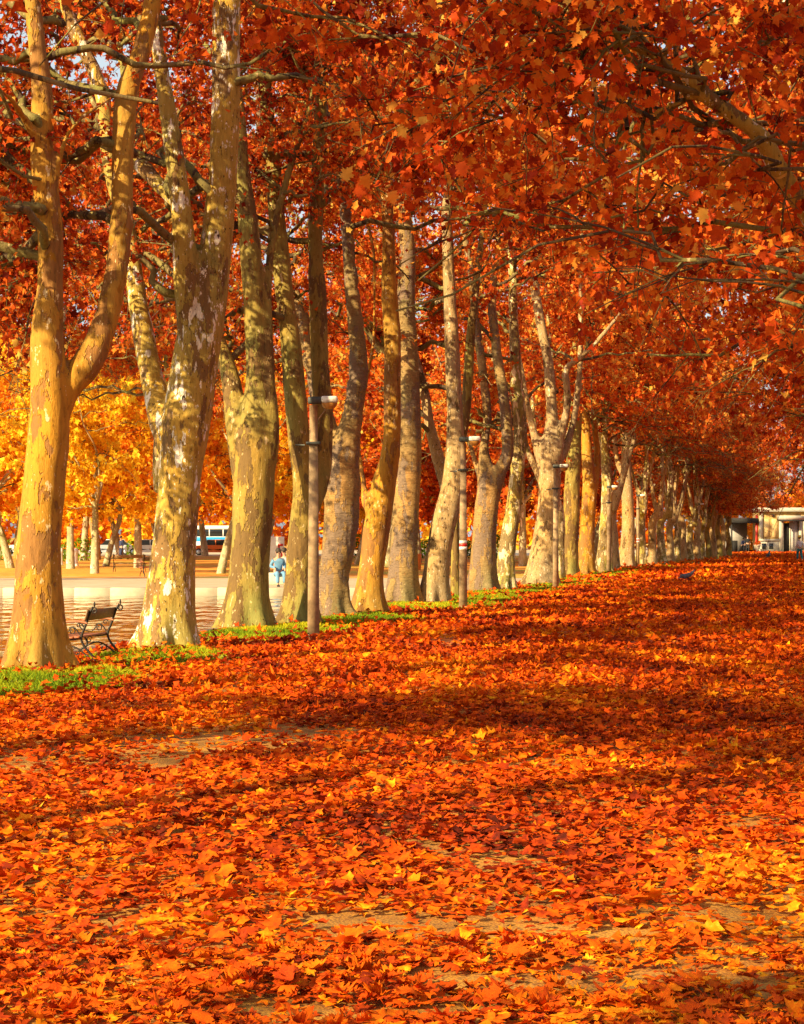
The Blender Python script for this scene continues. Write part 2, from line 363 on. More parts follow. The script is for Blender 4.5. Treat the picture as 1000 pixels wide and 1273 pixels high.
# ------------------------------------------------------------------ setting: ground, pond, far bank
def sheet(name, poly, z, mat, **k):
    mb = MB(); n = len(poly); c = np.mean(np.array(poly), axis=0)
    mb.add([(x, y, z) for x, y in poly]+[(c[0], c[1], z)], None, [(i, (i+1) % n, n) for i in range(n)])
    return mb.build(name, mat, **k)
BK = lambda Y: 0.205*Y-10.95            # near pond bank
# the ground right of the bank, in strips so the polygon stays simple
mb = MB(); ys = [-200, -40, 0, 20, 26, 32, 38, 44, 50, 56, 60.5, 64]
xl = [BK(y) for y in ys]
V = [];
for y, x in zip(ys, xl): V += [(x, y, 0), (600, y, 0)]
mb.add(V, [(2*i, 2*i+1, 2*i+3, 2*i+2) for i in range(len(ys)-1)])
mb.build('ground', M_GROUND, kind='structure')
GROUND = bpy.data.objects['ground']
mb = MB(); V = [(BK(64), 64, 0), (600, 64, 0), (row(320)-7, 320, 0), (600, 320, 0), (row(2500), 2500, 0), (2600, 2500, 0)]
mb.add(V[:4], [(0, 1, 3, 2)]); mb.build('avenue', M_GROUND, kind='structure')
# pond
PF = 66.8
sheet('pond_water', [(-400, -60), (BK(-60)+.2, -60), (BK(62)+.2, 62), (1.6, 66), (-0.6, PF+.2), (-400, PF+.2)], -0.24, M_WATER, kind='structure')
sheet('pond_bed', [(-420, -80), (600, -80), (600, 100), (-420, 100)], -1.2, M_KERB, kind='structure')
mb = MB()
for i in range(len(ys)-1):
    if ys[i+1] <= -40 or ys[i+1] > 63: continue
    y0 = max(ys[i], -30)
    n = max(1, int((ys[i+1]-y0)/1.0))
    for q in range(n):
        ya = y0+(ys[i+1]-y0)*q/n; yb = y0+(ys[i+1]-y0)*(q+1)/n; ym = (ya+yb)/2
        mb.box((BK(ym)-.12, ym, -.41+random.Random(q+i*9).uniform(-.008, .008)), (.30, yb-ya-.015, .9), rz=-math.atan(.205), bev=.02)
mb.build('pond_kerb', M_KERB, kind='structure')
mb = MB()
for q in range(230):
    x = -0.2-q*1.2; mb.box((x-.6, PF+.25, -.28), (1.198, .55, .62), bev=.01)
mb.box((1.0, 65.9, -.28), (2.6, .5, .60), rz=-.5, bev=.02)
mb.build('far_pond_kerb', M_KERBL, kind='structure')
# far bank: pavement, lawn, road
def strip(name, x0, x1, y0, y1, z, mat, slant=0.0):
    mb = MB(); mb.add([(x0, y0, z), (x1+slant*y0, y0, z), (x1+slant*y1, y1, z), (x0, y1, z)], [(0, 1, 2, 3)])
    return mb.build(name, mat, kind='structure')
strip('far_pavement', -400, -11.0, PF+.3, 84, .004, M_PAVE, .225)
strip('far_lawn', -400, -11.0, 84, 182, .002, M_LAWN, .225)
strip('far_road', -400, -10.0, 182, 320, .0, M_PAVE, .225)
strip('lawn_kerb', -400, -11.0, 83.7, 84.2, .05, M_KERBL, .225)
strip('far_field', -2500, 2500, 320, 2500, -.02, M_LAWN)

# ------------------------------------------------------------------ leaves
LEAF8 = np.array([(0, 0, 0), (-.36, -.02, .02), (-.34, .28, .07), (-.56, .50, .02), (-.25, .60, .08), (.03, 1.02, -.06), (.27, .64, .06), (.50, .54, .03), (.30, .26, .06), (.38, .03, .02)])
LEAF8 -= np.array([0, .45, 0])
T8 = np.array([(0, 2, 1), (0, 4, 2), (2, 4, 3), (0, 5, 4), (0, 6, 5), (0, 8, 6), (6, 8, 7), (0, 9, 8)])
LEAF4 = np.array([(0, -.5, 0), (-.5, .0, .08), (-.15, .12, .0), (0, .55, -.05), (.15, .12, .0), (.5, 0, .08)])
T4 = np.array([(0, 2, 1), (0, 3, 2), (0, 4, 3), (0, 5, 4)])
def rotmats(ax, nrm):
    """rows: x = cross, y = leaf axis, z = normal"""
    y = ax/(np.linalg.norm(ax, axis=1, keepdims=True)+1e-9)
    x = np.cross(y, nrm); x /= np.linalg.norm(x, axis=1, keepdims=True)+1e-9
    z = np.cross(x, y); return np.stack([x, y, z], axis=1)
def leafmesh(name, P, size, ax, nrm, rnd, mat, tmpl=LEAF8, tri=T8, curl=None):
    n = len(P); R = rotmats(ax, nrm); k = len(tmpl)
    T = np.broadcast_to(tmpl, (n, k, 3)).copy()
    gj = np.random.default_rng(n+k)
    T[:, :, :2] += gj.normal(0, .045, (n, k, 2)); T[:, :, 0] *= gj.uniform(.62, 1.12, (n, 1)); T[:, :, 0] += (gj.normal(0, .22, (n, 1))*T[:, :, 1]**2)
    T[:, :, 2] += gj.normal(.12, .30, (n, 1))*np.abs(T[:, :, 0])
    if curl is not None:
        T[:, :, 2] += curl[:, None]*(T[:, :, 0]**2*1.6+T[:, :, 1]**2*.6)
    V = np.einsum('nki,nij->nkj', T, R)*size[:, None, None]+P[:, None, :]
    Fc = (tri[None]+np.arange(n)[:, None, None]*k).reshape(-1, 3)
    return mesh_np(name, V.reshape(-1, 3), Fc, mat, False, np.repeat(rnd, k))
def unit(v): return v/(np.linalg.norm(v, axis=-1, keepdims=True)+1e-9)

# detailed leaf, five lobes with a folded midrib
def fine_template():
    half = [(0, -.45), (.10, -.42), (.34, -.46), (.29, -.30), (.40, -.22), (.27, -.12), (.52, .04), (.40, .10), (.50, .22), (.30, .20), (.20, .22), (.26, .40), (.14, .40), (.08, .52), (0, .66)]
    spine = [(0, -.45), (0, -.2), (0, .05), (0, .3), (0, .66)]
    V = [(x, y, .10*abs(x)) for x, y in spine]; Fc = []
    for sgn in (1, -1):
        b = len(V); h = half[1:-1]
        V += [(sgn*x, y, .16*abs(x)-.10*max(0, abs(x)-.3)+.04*math.sin(9*y)) for x, y in h]
        ids = list(range(b, b+len(h)))
        link_ = [(0, 0, 1), (0, 1, 2), (0, 2, 3), (1, 3, 4), (1, 4, 5), (2, 5, 6), (2, 6, 7), (2, 7, 8), (2, 8, 9), (3, 9, 10), (3, 10, 11), (3, 11, 12), (4, 12, 12)]
        prev = 0
        tri = []
        for s_, a_, b_ in link_:
            if s_ != prev:
                tri.append((prev, ids[a_], s_)); prev = s_
            if a_ != b_: tri.append((s_, ids[a_], ids[b_]))
        if sgn < 0: tri = [(t0, t2, t1) for t0, t1, t2 in tri]
        Fc += tri
    # petiole
    b = len(V); V += [(-.012, -.45, .0), (.012, -.45, .0), (.03, -.85, .05), (.015, -.85, .05)]; Fc += [(b, b+1, b+2), (b, b+2, b+3)]
    return np.array(V), np.array(Fc)
LF, TF = fine_template()

SINGLES = []
PROTO = {}
from mathutils import Matrix
def leaf_proto(mat, i):
    if (mat.name, i) not in PROTO:
        gg = np.random.default_rng(77+i); T_ = LF.copy(); c = gg.normal(0, .6)
        T_[:, 2] += c*(T_[:, 0]**2*1.6+T_[:, 1]**2*.6)+.05*np.sin(T_[:, 1]*7+i)
        T_[:, 0] *= gg.uniform(.85, 1.15); T_[:, 0] += .12*gg.normal()*T_[:, 1]**2
        PROTO[(mat.name, i)] = mesh_np('leaf', T_, TF, mat, False, np.full(len(T_), np.clip(.12+.036*i, 0, 1)))
    return PROTO[(mat.name, i)]
def place_leaf(p, s, R, rn, mat, parent):
    o = link('leaf', leaf_proto(mat, int(np.clip((rn-.12)/.036, 0, 23))), parent)
    m4 = Matrix.Identity(4)
    for c in range(3):
        for r in range(3): m4[r][c] = float(R[c][r]*s)
    m4.translation = Vector([float(v) for v in p]); o.matrix_basis = m4
# ------------------------------------------------------------------ branching of a crown
def crown_parts(rng, limbs, zmin, nb, blen, nsub, ntwig, nleaf, lsize, droop=0.28, bias=None, lod=8, zleaf=3.3, cull=None, root=np.zeros(3), mats=(M_RED, B_BRANCH), tmean=.5, single=0, rmax=.07, nameset=('crown', 'branches')):
    """limbs: list of (pts (n,3) world, radii). Returns (crown mesh, branch mesh), coords relative to root"""
    P = np.vstack([l[0] for l in limbs]); R = np.concatenate([l[1] for l in limbs])
    ok = P[:, 2] > zmin; P = P[ok]; R = R[ok]
    w = 1.0/(0.4+R*4); w /= w.sum()
    idx = rng.choice(len(P), nb, p=w); st = P[idx]; r0 = np.clip(R[idx]*.42, .02, rmax)
    az = rng.uniform(0, 2*PI, nb)
    if bias is not None:
        m = rng.random(nb) < bias[1]; az[m] = bias[0]+rng.normal(0, .7, m.sum())
    hfac = np.clip((16.5-st[:, 2])/9.0, .35, 1.0)
    el = rng.uniform(.0, .85, nb)
    ln = rng.uniform(*blen, nb)*hfac*(1-.25*el)
    d = np.stack([np.cos(az)*np.cos(el), np.sin(az)*np.cos(el), np.sin(el)], 1)
    n1 = 15; s = np.linspace(0, 1, n1)
    side = unit(np.cross(d, np.array([0, 0, 1.0])))
    bend = rng.normal(0, .18, nb); wob = rng.uniform(0, 6.28, (nb, 2))
    B = st[:, None]+d[:, None]*(ln[:, None]*s)[:, :, None]
    B += side[:, None]*((bend*ln)[:, None]*s**2+.10*np.sin(wob[:, :1]+s*7)*s)[:, :, None]
    B[:, :, 2] += -droop*ln[:, None]*s**2+.09*np.sin(wob[:, 1:]+s*8)*s
    B += np.cumsum(rng.normal(0, 1, (nb, n1, 3))*np.array([1, 1, .8]), axis=1)*((.035 if rmax > .05 else .055)*.78*ln)[:, None, None]*(s>0)[None, :, None]
    RB = r0[:, None]*(1-.85*s)+.005
    TD = np.gradient(B, axis=1)
    # sub branches
    ns = nb*nsub; pi_ = np.repeat(np.arange(nb), nsub); u = rng.uniform(.18, 1, ns); q = np.clip((u*(n1-1)).astype(int), 0, n1-2); fr = u*(n1-1)-q
    s0 = B[pi_, q]*(1-fr)[:, None]+B[pi_, q+1]*fr[:, None]
    dd = unit(unit(TD[pi_, q])*.7+rng.normal(0, .62, (ns, 3))*np.array([1, 1, .75])+np.array([0, 0, .05]))
    l2 = rng.uniform(.7, 1.9, ns)*np.clip(ln[pi_]/4.5, .5, 1.1); n2 = 6; t = np.linspace(0, 1, n2)
    C = s0[:, None]+dd[:, None]*(l2[:, None]*t)[:, :, None]
    C += rng.normal(0, .03, (ns, n2, 3))*t[None, :, None]
    C[:, :, 2] += -.22*l2[:, None]*t**2
    RC = (.014*(1-.7*t))[None]*np.ones((ns, 1))
    TC = np.gradient(C, axis=1)
    # twigs
    nt_ = ns*ntwig; pj = np.repeat(np.arange(ns), ntwig); u = rng.uniform(.15, 1, nt_); q = np.clip((u*(n2-1)).astype(int), 0, n2-2); fr = u*(n2-1)-q
    t0 = C[pj, q]*(1-fr)[:, None]+C[pj, q+1]*fr[:, None]
    td = unit(unit(TC[pj, q])*.6+rng.normal(0, .7, (nt_, 3)))
    tl = rng.uniform(.25, .7, nt_)
    D = np.stack([t0, t0+td*(tl*.5)[:, None]+rng.normal(0, .03, (nt_, 3)), t0+td*tl[:, None]+np.array([0, 0, -.08])*tl[:, None]], 1)
    RD = np.array([.0065, .005, .003])[None]*np.ones((nt_, 1))
    # leaves
    nl = nt_*nleaf; pk = np.repeat(np.arange(nt_), nleaf); u = rng.uniform(.1, 1.1, nl)
    lp = D[pk, 0]+(D[pk, 2]-D[pk, 0])*u[:, None]+rng.normal(0, .075, (nl, 3))
    ax = rng.normal(0, .6, (nl, 3))+np.array([0, 0, -.55]); nr = rng.normal(0, 1, (nl, 3))+np.array([-.15, -.35, .35])
    ax = unit(ax)
    sz = rng.uniform(.65, 1.25, nl)*lsize
    clump = rng.normal(0, .13, ns)[pj][pk]
    rn = np.clip(tmean+clump+rng.normal(0, .20, nl), 0, 1)
    keep = lp[:, 2] > zleaf+rng.uniform(0, .5, nl)
    kt = np.ones(nt_, bool); ks = np.ones(ns, bool)
    if cull is not None:
        hiP = lambda q: (HY-(q[:, 2]-CH)*F/np.maximum(q[:, 1], 1)) < -260
        th = hiP(D[:, 1])&(rng.random(nt_) < .55); keep &= ~th[pk]; sz = np.where(hiP(lp), sz*1.35, sz)
        keep &= ~cull(lp, rng); kt = ~th&~cull(D[:, 1], rng, 1.0)&(D[:, 1, 2] > zleaf); ks = ~cull(C[:, 3], rng, 1.0)&(C[:, -1, 2] > zleaf-.2)
    if single:
        Yl = np.maximum(lp[:, 1], 1); px = CX+lp[:, 0]*F/Yl; py = HY-(lp[:, 2]-CH)*F/Yl
        face = np.abs((unit(np.cross(ax, nr))*0+unit(nr))[:, 1])
        sc = sz/Yl*(.4+face)*keep*(px > 5)*(px < 995)*(py > 5); big = np.argsort(-sc)[:single]
        R3 = rotmats(ax[big], nr[big]); SINGLES.append([(lp[q]-root, sz[q], R3[i_], rn[q]) for i_, q in enumerate(big)]); keep[big] = False
    tm, tr_ = (LEAF8, T8) if lod == 8 else (LEAF4, T4) if lod == 4 else (LF, TF)
    kb = np.ones(nb, bool)
    if cull is not None: kb = cull(B.reshape(-1, 3), rng, 1.0).reshape(nb, n1).sum(1) < 5; kk = kb[pi_]; ks &= kk; kt &= kk[pj]; keep &= kk[pj][pk]
    lm = leafmesh(nameset[0], lp[keep]-root, sz[keep], ax[keep], nr[keep], rn[keep], mats[0], tm, tr_, curl=rng.normal(.1, .35, keep.sum()))
    b = MB()
    for PP, RR, k in ((B[kb], RB[kb], 6), (C[ks], RC[ks], 4 if lod == 8 else 3), (D[kt][:, ::(1 if lod == 8 else 2)], RD[kt][:, ::(1 if lod == 8 else 2)], 3)):
        if len(PP): v, f = tubes(PP-root, RR, k); b.add(v, f)
    return lm, b.mesh(nameset[1], mats[1], True)

# ------------------------------------------------------------------ trunks
def limb_path(pts, Y, ext=None, rng=None, n=5):
    P = []; R = []
    for p in pts:
        px, py, w = p[:3]; dy = p[3] if len(p) > 3 else 0
        P.append(W(px, py, Y, dy)); R.append(w/2*Y/F)
    P = np.array(P); R = np.array(R)
    if ext:
        p = P[-1].copy(); d = unit(P[-1]-P[-2]); r = R[-1]; k = 0
        while p[2] < ext and k < 12:
            d = unit(d+rng.normal(0, .10, 3)+np.array([0, 0, .06])); p = p+d*1.1; r = max(.058, r*.87)
            P = np.vstack([P, p]); R = np.append(R, r); k += 1
    C = catmull(np.c_[P, R], n)
    return C[:, :3], np.maximum(C[:, 3], .015)

def trunk_mesh(name, limbs, root, vox, mat, seed, rough=.02, ridge=0, flare=.12):
    mb = MB()
    for P, R in limbs: mb.tube(P, R, 14)
    me = mb.mesh(name, mat)
    tmp = bpy.data.objects.new('tmp', me); COL.objects.link(tmp)
    m = tmp.modifiers.new('r', 'REMESH'); m.mode = 'VOXEL'; m.voxel_size = vox; m.use_smooth_shade = True
    m = tmp.modifiers.new('s', 'SMOOTH'); m.factor = .5; m.iterations = 7
    m = tmp.modifiers.new('d', 'DECIMATE'); m.ratio = .55
    bpy.context.view_layer.update()
    dg = bpy.context.evaluated_depsgraph_get()
    out = bpy.data.meshes.new_from_object(tmp.evaluated_get(dg)); out.name = name
    bpy.data.objects.remove(tmp); bpy.data.meshes.remove(me)
    n = len(out.vertices); co = np.empty(n*3, np.float32); out.vertices.foreach_get('co', co); co = co.reshape(-1, 3).astype(float)
    nr = np.empty(n*3, np.float32); out.vertices.foreach_get('normal', nr); nr = nr.reshape(-1, 3).astype(float)
    c0 = limbs[0][0][1]
    d = np.zeros(n); o = seed*7.3
    for i in range(n):
        x, y, z = co[i]
        if z < 10:
            if ridge: v = mnoise.noise((x*1.5+o, y*1.5, z*6))*1.3+.6*mnoise.noise((x*3+o, y*3, z*14))
            else: v = mnoise.noise((x*2.2+o, y*2.2, z*.9))*1.2+.5*mnoise.noise((x*6+o, y*6, z*3.5))+.3*max(0, mnoise.noise((x*3.3+o, y*3.3, z*3.3))-.3)*5
            d[i] = v*rough
    z = np.maximum(co[:, 2], 0); ang = np.arctan2(co[:, 1]-c0[1], co[:, 0]-c0[0])
    d += flare*np.exp(-z/.32)*(.55+.45*np.sin(ang*5+seed*2)+.25*np.sin(ang*8+seed))
    co += nr*d[:, None]*1.0; co -= root
    out.vertices.foreach_set('co', co.astype(np.float32).ravel())
    out.polygons.foreach_set('use_smooth', np.ones(len(out.polygons), bool))
    out.materials.clear(); out.materials.append(mat); out.update()
    return out

# key trees of the left row, traced at their own distance: px, py, width px [, extra depth m]
T = []
def tree(*a, **k): T.append((a, k))
tree(835, [[(47, 835, 74), (48, 760, 62), (48, 690, 57), (55, 600, 52), (61, 540, 52), (62, 490, 48), (59, 420, 41), (63, 350, 35), (62, 280, 33), (52, 200, 30), (53, 120, 27), (45, 40, 24), (40, -30, 20)],
           [(62, 540, 40), (80, 488, 36, .1), (112, 447, 38, .2), (135, 385, 32, .35), (150, 300, 29, .5), (153, 200, 28, .7), (158, 120, 28, .9), (180, 50, 25, 1.1), (196, -30, 22, 1.3)],
           [(60, 190, 16), (32, 150, 11, -.3), (15, 125, 8, -.8), (-12, 100, 6, -1.2)], [(62, 270, 10), (84, 168, 8), (140, 120, 5, .5)]],
     'golden smooth-barked plane tree forking in two at the left edge, nearest of its row', B_GOLD, .036)
tree(808, [[(208, 808, 72), (212, 740, 62), (219, 660, 55), (225, 590, 54), (232, 530, 60), (240, 470, 58), (250, 410, 56), (262, 360, 46), (272, 280, 38), (279, 200, 36), (281, 100, 35), (283, 0, 34), (285, -50, 30)],
           [(222, 570, 40), (203, 520, 38, .2), (188, 465, 30, .5), (172, 380, 25, .8), (160, 290, 22, 1.0), (137, 200, 22, 1.2), (125, 110, 20, 1.3), (90, 30, 17, 1.4), (70, -30, 15, 1.4)],
           [(244, 430, 44), (232, 340, 34, -.2), (224, 250, 25, -.3), (212, 160, 24, -.3), (200, 80, 20, -.3), (190, 10, 18, -.3)],
           [(225, 260, 16), (185, 215, 20, .5), (165, 195, 20, 1)]],
     'cream flaking plane tree with white bark patches and three tall limbs, second from the left', B_CREAM, .044)
tree(783, [[(307, 783, 64), (309, 730, 52), (313, 660, 50), (316, 600, 52), (318, 550, 50), (322, 480, 34), (318, 400, 30), (313, 330, 28), (308, 270, 26), (300, 215, 24), (296, 150, 20)],
           [(308, 600, 36), (297, 545, 32, .1), (288, 480, 26, .3), (276, 435, 22, .5), (255, 380, 20, .8), (238, 320, 18, 1.0)],
           [(326, 600, 30), (337, 540, 22, -.1), (335, 470, 16, -.1), (332, 400, 15, 0), (334, 340, 13, .2)]],
     'thick olive-barked plane tree with a reddish base on bright grass, behind the flaking one', B_OLIVE, .052)
tree(778, [[(370, 778, 46), (373, 720, 38), (376, 660, 35), (380, 600, 33), (372, 540, 30), (366, 480, 28), (362, 430, 26), (352, 350, 24), (345, 270, 22), (338, 190, 20), (330, 110, 18)],
           [(384, 640, 24), (400, 590, 22, .2), (402, 520, 26, .4), (398, 450, 24, .6), (396, 380, 24, .8), (392, 300, 20, .9), (396, 200, 18, 1), (400, 100, 16, 1)]],
     'grey-green plane tree directly behind the nearest lamp post', B_OLIVE, .055)
tree(769, [[(416, 771, 44), (416, 720, 38), (424, 650, 44), (426, 600, 44), (428, 565, 40), (438, 520, 27), (446, 460, 24), (441, 390, 20), (436, 340, 17), (430, 270, 15)],
           [(422, 600, 34), (412, 545, 26, .2), (396, 490, 22, .5), (385, 440, 20, .9), (372, 380, 18, 1.2)]],
     'grey plane tree with swollen, horizontally ridged trunk right of the nearest lamp post', B_GREY, .046, 1)
tree(765, [[(457, 765, 40), (462, 710, 32), (468, 660, 34), (476, 610, 32), (486, 560, 24), (488, 500, 22), (488, 430, 22), (484, 360, 20), (483, 290, 18), (480, 200, 16)],
           [(466, 640, 22), (455, 620, 14, .2), (452, 600, 8, .2)]],
     'crooked mustard-barked plane tree leaning to the right over its grass tuft', B_GOLD, .055)
tree(752, [[(499, 753, 44), (502, 700, 36), (505, 640, 33), (508, 580, 32), (509, 520, 30), (508, 450, 26), (505, 380, 24), (507, 310, 20), (500, 240, 18)],
           [(514, 600, 20), (500, 470, 14, .5), (478, 440, 14, 1), (462, 420, 12, 1.6)]],
     'straight stout plane tree with rough speckled trunk left of the spotted leaning one', B_GREY, .06)
tree(751.5, [[(538, 752, 36), (544, 700, 32), (552, 650, 31), (564, 600, 30), (566, 540, 22), (564, 470, 20), (561, 400, 18), (558, 330, 16), (556, 260, 14)],
           [(560, 620, 22), (548, 580, 17, .5), (535, 530, 14, .9), (527, 485, 13, 1.2), (515, 440, 12, 1.6)]],
     'pale grey spotted plane tree leaning right beside the striped lamp post', B_SPOT, .06)
tree(743, [[(566, 744, 12), (566, 690, 11), (567, 600, 12), (580, 500, 14), (585, 420, 12)]],
     'slender dark plane trunk squeezed between the spotted tree and the striped post', B_OLIVE, .055)
tree(737, [[(599, 739, 40), (601, 690, 32), (604, 640, 30), (607, 605, 28), (602, 560, 13), (606, 520, 12), (600, 460, 12), (592, 400, 11), (585, 330, 10)],
           [(610, 615, 24), (622, 585, 18, -.2), (631, 560, 16, -.2), (627, 500, 14, -.2), (618, 440, 13, 0), (612, 380, 12, .4)],
           [(600, 600, 12), (590, 570, 8, .4), (583, 550, 7, .7)]],
     'plane tree splitting into a narrow V right of the striped lamp post', B_GREY, .065)
tree(735, [[(627, 736, 24), (630, 690, 22), (637, 640, 20), (643, 590, 18), (647, 540, 18), (643, 490, 18), (640, 430, 14), (638, 370, 12), (636, 300, 10)]],
     'pale yellow mottled plane tree leaning right, hugging the V-shaped one', B_MOTT, .065)
tree(728, [[(672, 730, 46), (676, 690, 36), (681, 640, 28), (684, 600, 28), (684, 565, 28), (686, 520, 16), (683, 460, 14), (672, 400, 13), (664, 350, 12)],
           [(680, 590, 20), (667, 550, 12, 0), (655, 500, 9, .2), (648, 460, 8, .4)],
           [(688, 580, 18), (697, 545, 12, -.2), (706, 500, 10, -.3), (704, 460, 10, -.4), (722, 445, 7, -.6)],
           [(690, 575, 16), (702, 560, 11, .3), (714, 520, 9, .5), (720, 470, 9, .5), (722, 430, 8, .5), (722, 350, 7, .5)],
           [(676, 600, 14), (665, 580, 10, .5), (656, 560, 9, 1)]],
     'broad-based plane tree with many candelabra limbs in the middle of the row', B_SPOT, .07)
tree(716, [[(706, 717, 25), (709, 660, 22), (712, 600, 20), (715, 540, 17), (716, 480, 15), (718, 420, 12), (715, 350, 10)]],
     'straight grey-green plane trunk just right of the candelabra tree', B_OLIVE, .06)
tree(714, [[(727, 715, 24), (730, 660, 19), (733, 610, 18), (730, 560, 14), (727, 510, 12), (729, 450, 10), (726, 380, 8)],
           [(736, 620, 12), (743, 570, 9, .4), (739, 530, 8, .5), (736, 480, 7, .5)]],
     'brown plane trunk with yellow-lit fork, two right of the candelabra tree', B_GOLD, .06)
tree(712, [[(751, 713, 22), (753, 660, 16), (755, 600, 14), (752, 550, 10), (752, 500, 9), (749, 440, 8)],
           [(755, 600, 10), (748, 560, 6, .3), (744, 520, 6, .3)]],
     'pale yellow plane trunk behind the lamp post with the two-part head, mid-row', B_MOTT, .06)
tree(705, [[(779, 706, 20), (781, 660, 17), (780, 610, 14), (778, 560, 11), (780, 500, 9), (777, 440, 7)],
           [(781, 600, 8), (768, 575, 7, .3), (764, 540, 6, .5)]],
     'plane tree with whitish flecked trunk left of the fifth lamp post', B_SPOT, .07)

# pixel-space trunk lines, to keep nearer foliage from growing over the open trunks as in the photo
SEG = []
for a, k in T[:12]:
    Y = F*CH/(a[0]-HY)
    for L_ in a[1]:
        for p, q in zip(L_[:-1], L_[1:]):
            if min(p[1], q[1]) > -60: SEG.append((p[0], p[1], q[0], q[1], (p[2]+q[2])/4+3, Y))
LIMB = [(1260, 470, 34, .0), (1130, 390, 30, -.3), (1050, 330, 28, -.6), (998, 256, 26, -.8), (968, 212, 25, -.9), (944, 168, 24, -1.0), (904, 138, 22, -1.1), (872, 114, 19, -1.2), (845, 88, 16, -1.3), (812, 70, 13, -1.4), (775, 52, 9, -1.5), (738, 30, 7, -1.6)]
for p, q in zip(LIMB[3:-2], LIMB[4:-1]): SEG.append((p[0], p[1], q[0], q[1], p[2]/2+1, 19.2))
SEG = np.array(SEG)
def cull_factory(prob=.9, gate_y=9999, winlo=None):
    def cull(P, rng, pr=None):
        pr = prob if pr is None else pr
        Y = np.maximum(P[:, 1], .5); px = CX+P[:, 0]*F/Y; py = HY-(P[:, 2]-CH)*F/Y
        out = np.zeros(len(P), bool)
        for x0, y0, x1, y1, r, Ys in SEG:
            dx, dy = x1-x0, y1-y0
            t = np.clip(((px-x0)*dx+(py-y0)*dy)/(dx*dx+dy*dy), 0, 1)
            d2 = (px-x0-t*dx)**2+(py-y0-t*dy)**2
            lim = r+.10*F/Y
            thin = 1.0 if Ys < 45 else .75
            hi = np.clip((py+60)/60, 0, 1) if Ys < 36 else np.clip((py-120)/200, 0, 1)
            out |= (d2 < lim*lim)&(P[:, 1] < Ys-.2)&(rng.random(len(P)) < pr*thin*hi)
        # the lower openings between the front trunks stay free of foliage
        low = (px > -60)&(px < 560)&(P[:, 1] < 46)
        edge = 478+35*np.sin(px*.028)+22*np.sin(px*.071+1)
        out |= low&(py > edge+rng.uniform(-14, 30, len(P)))
        out |= (P[:, 1] < 24)&(px > -50)&(px < 430)&(py > 30+px*.10)
        yrow = 10.5/np.maximum(.225-(px-500)/F, .03)
        e2 = np.interp(px, [380, 480, 560, 640, 720, 800, 860, 920], [300, 300, 310, 340, 410, 500, 580, 650])
        out |= (px > 380)&(px < 920)&(py > e2+rng.uniform(-60, 40, len(P)))&(P[:, 1] < yrow)&(rng.random(len(P)) < .88)
        out |= (P[:, 1] < 8.5)&(P[:, 2] < 5)
        return out
    return cull
CULL = cull_factory()

rng = np.random.default_rng(11)
GRP = 'plane trees along the left side of the avenue'
bases = []
for ti, (a, k) in enumerate(T):
    ybase, limbs_px, label, bark, vox = a[:5]; ridge = a[5] if len(a) > 5 else 0
    Y = F*CH/(ybase-HY); root = np.array([(limbs_px[0][0][0]-CX)*Y/F, Y, 0.0]); bases.append(root)
    limbs = []
    for li, lp in enumerate(limbs_px):
        small = lp[0][2]*Y/F < .28 and li > 0 and len(lp) <= 4
        P, R = limb_path(lp, Y, None if small else rng.uniform(12, 14.5), rng)
        if li == 0:
            P = np.vstack([P[0]+np.array([0, 0, -.30]), P]); R = np.append(R[0]*1.08, R)
        limbs.append((P, R))
    t = empty('plane_tree', tuple(root), label=label, cat='tree', group=GRP)
    link('trunk', trunk_mesh('trunk', limbs, root, vox, bark, ti+1, rough=.018 if not ridge else .03, ridge=ridge, flare=.19 if ti != 8 else .03), t)
    if ti < 12 and ti != 8:
        z0 = {0: 4.6, 1: 4.6, 2: 4.6}.get(ti, 4.4)
        bias = ((2.3, .6) if ti == 0 else (1.8, .55)) if ti < 3 else (0.1, .3)
        if ti < 6: cfg = (76 if ti == 0 else 60 if ti < 3 else 50, (2.6, 5.8), 8, 5, 10)
        else: cfg = (48, (3.0, 6.2), 7, 5, 12)
        lm, bm = crown_parts(rng, limbs, z0, *cfg, .118 if ti < 6 else .155, bias=bias, lod=4, cull=CULL, root=root, zleaf=3.6 if ti < 8 else 4.2, tmean=(.46 if ti < 3 else .58))
        link('branches', bm, t, kind='stuff'); link('crown', lm, t, kind='stuff')
    else: T[ti] = (a, dict(generic=t))

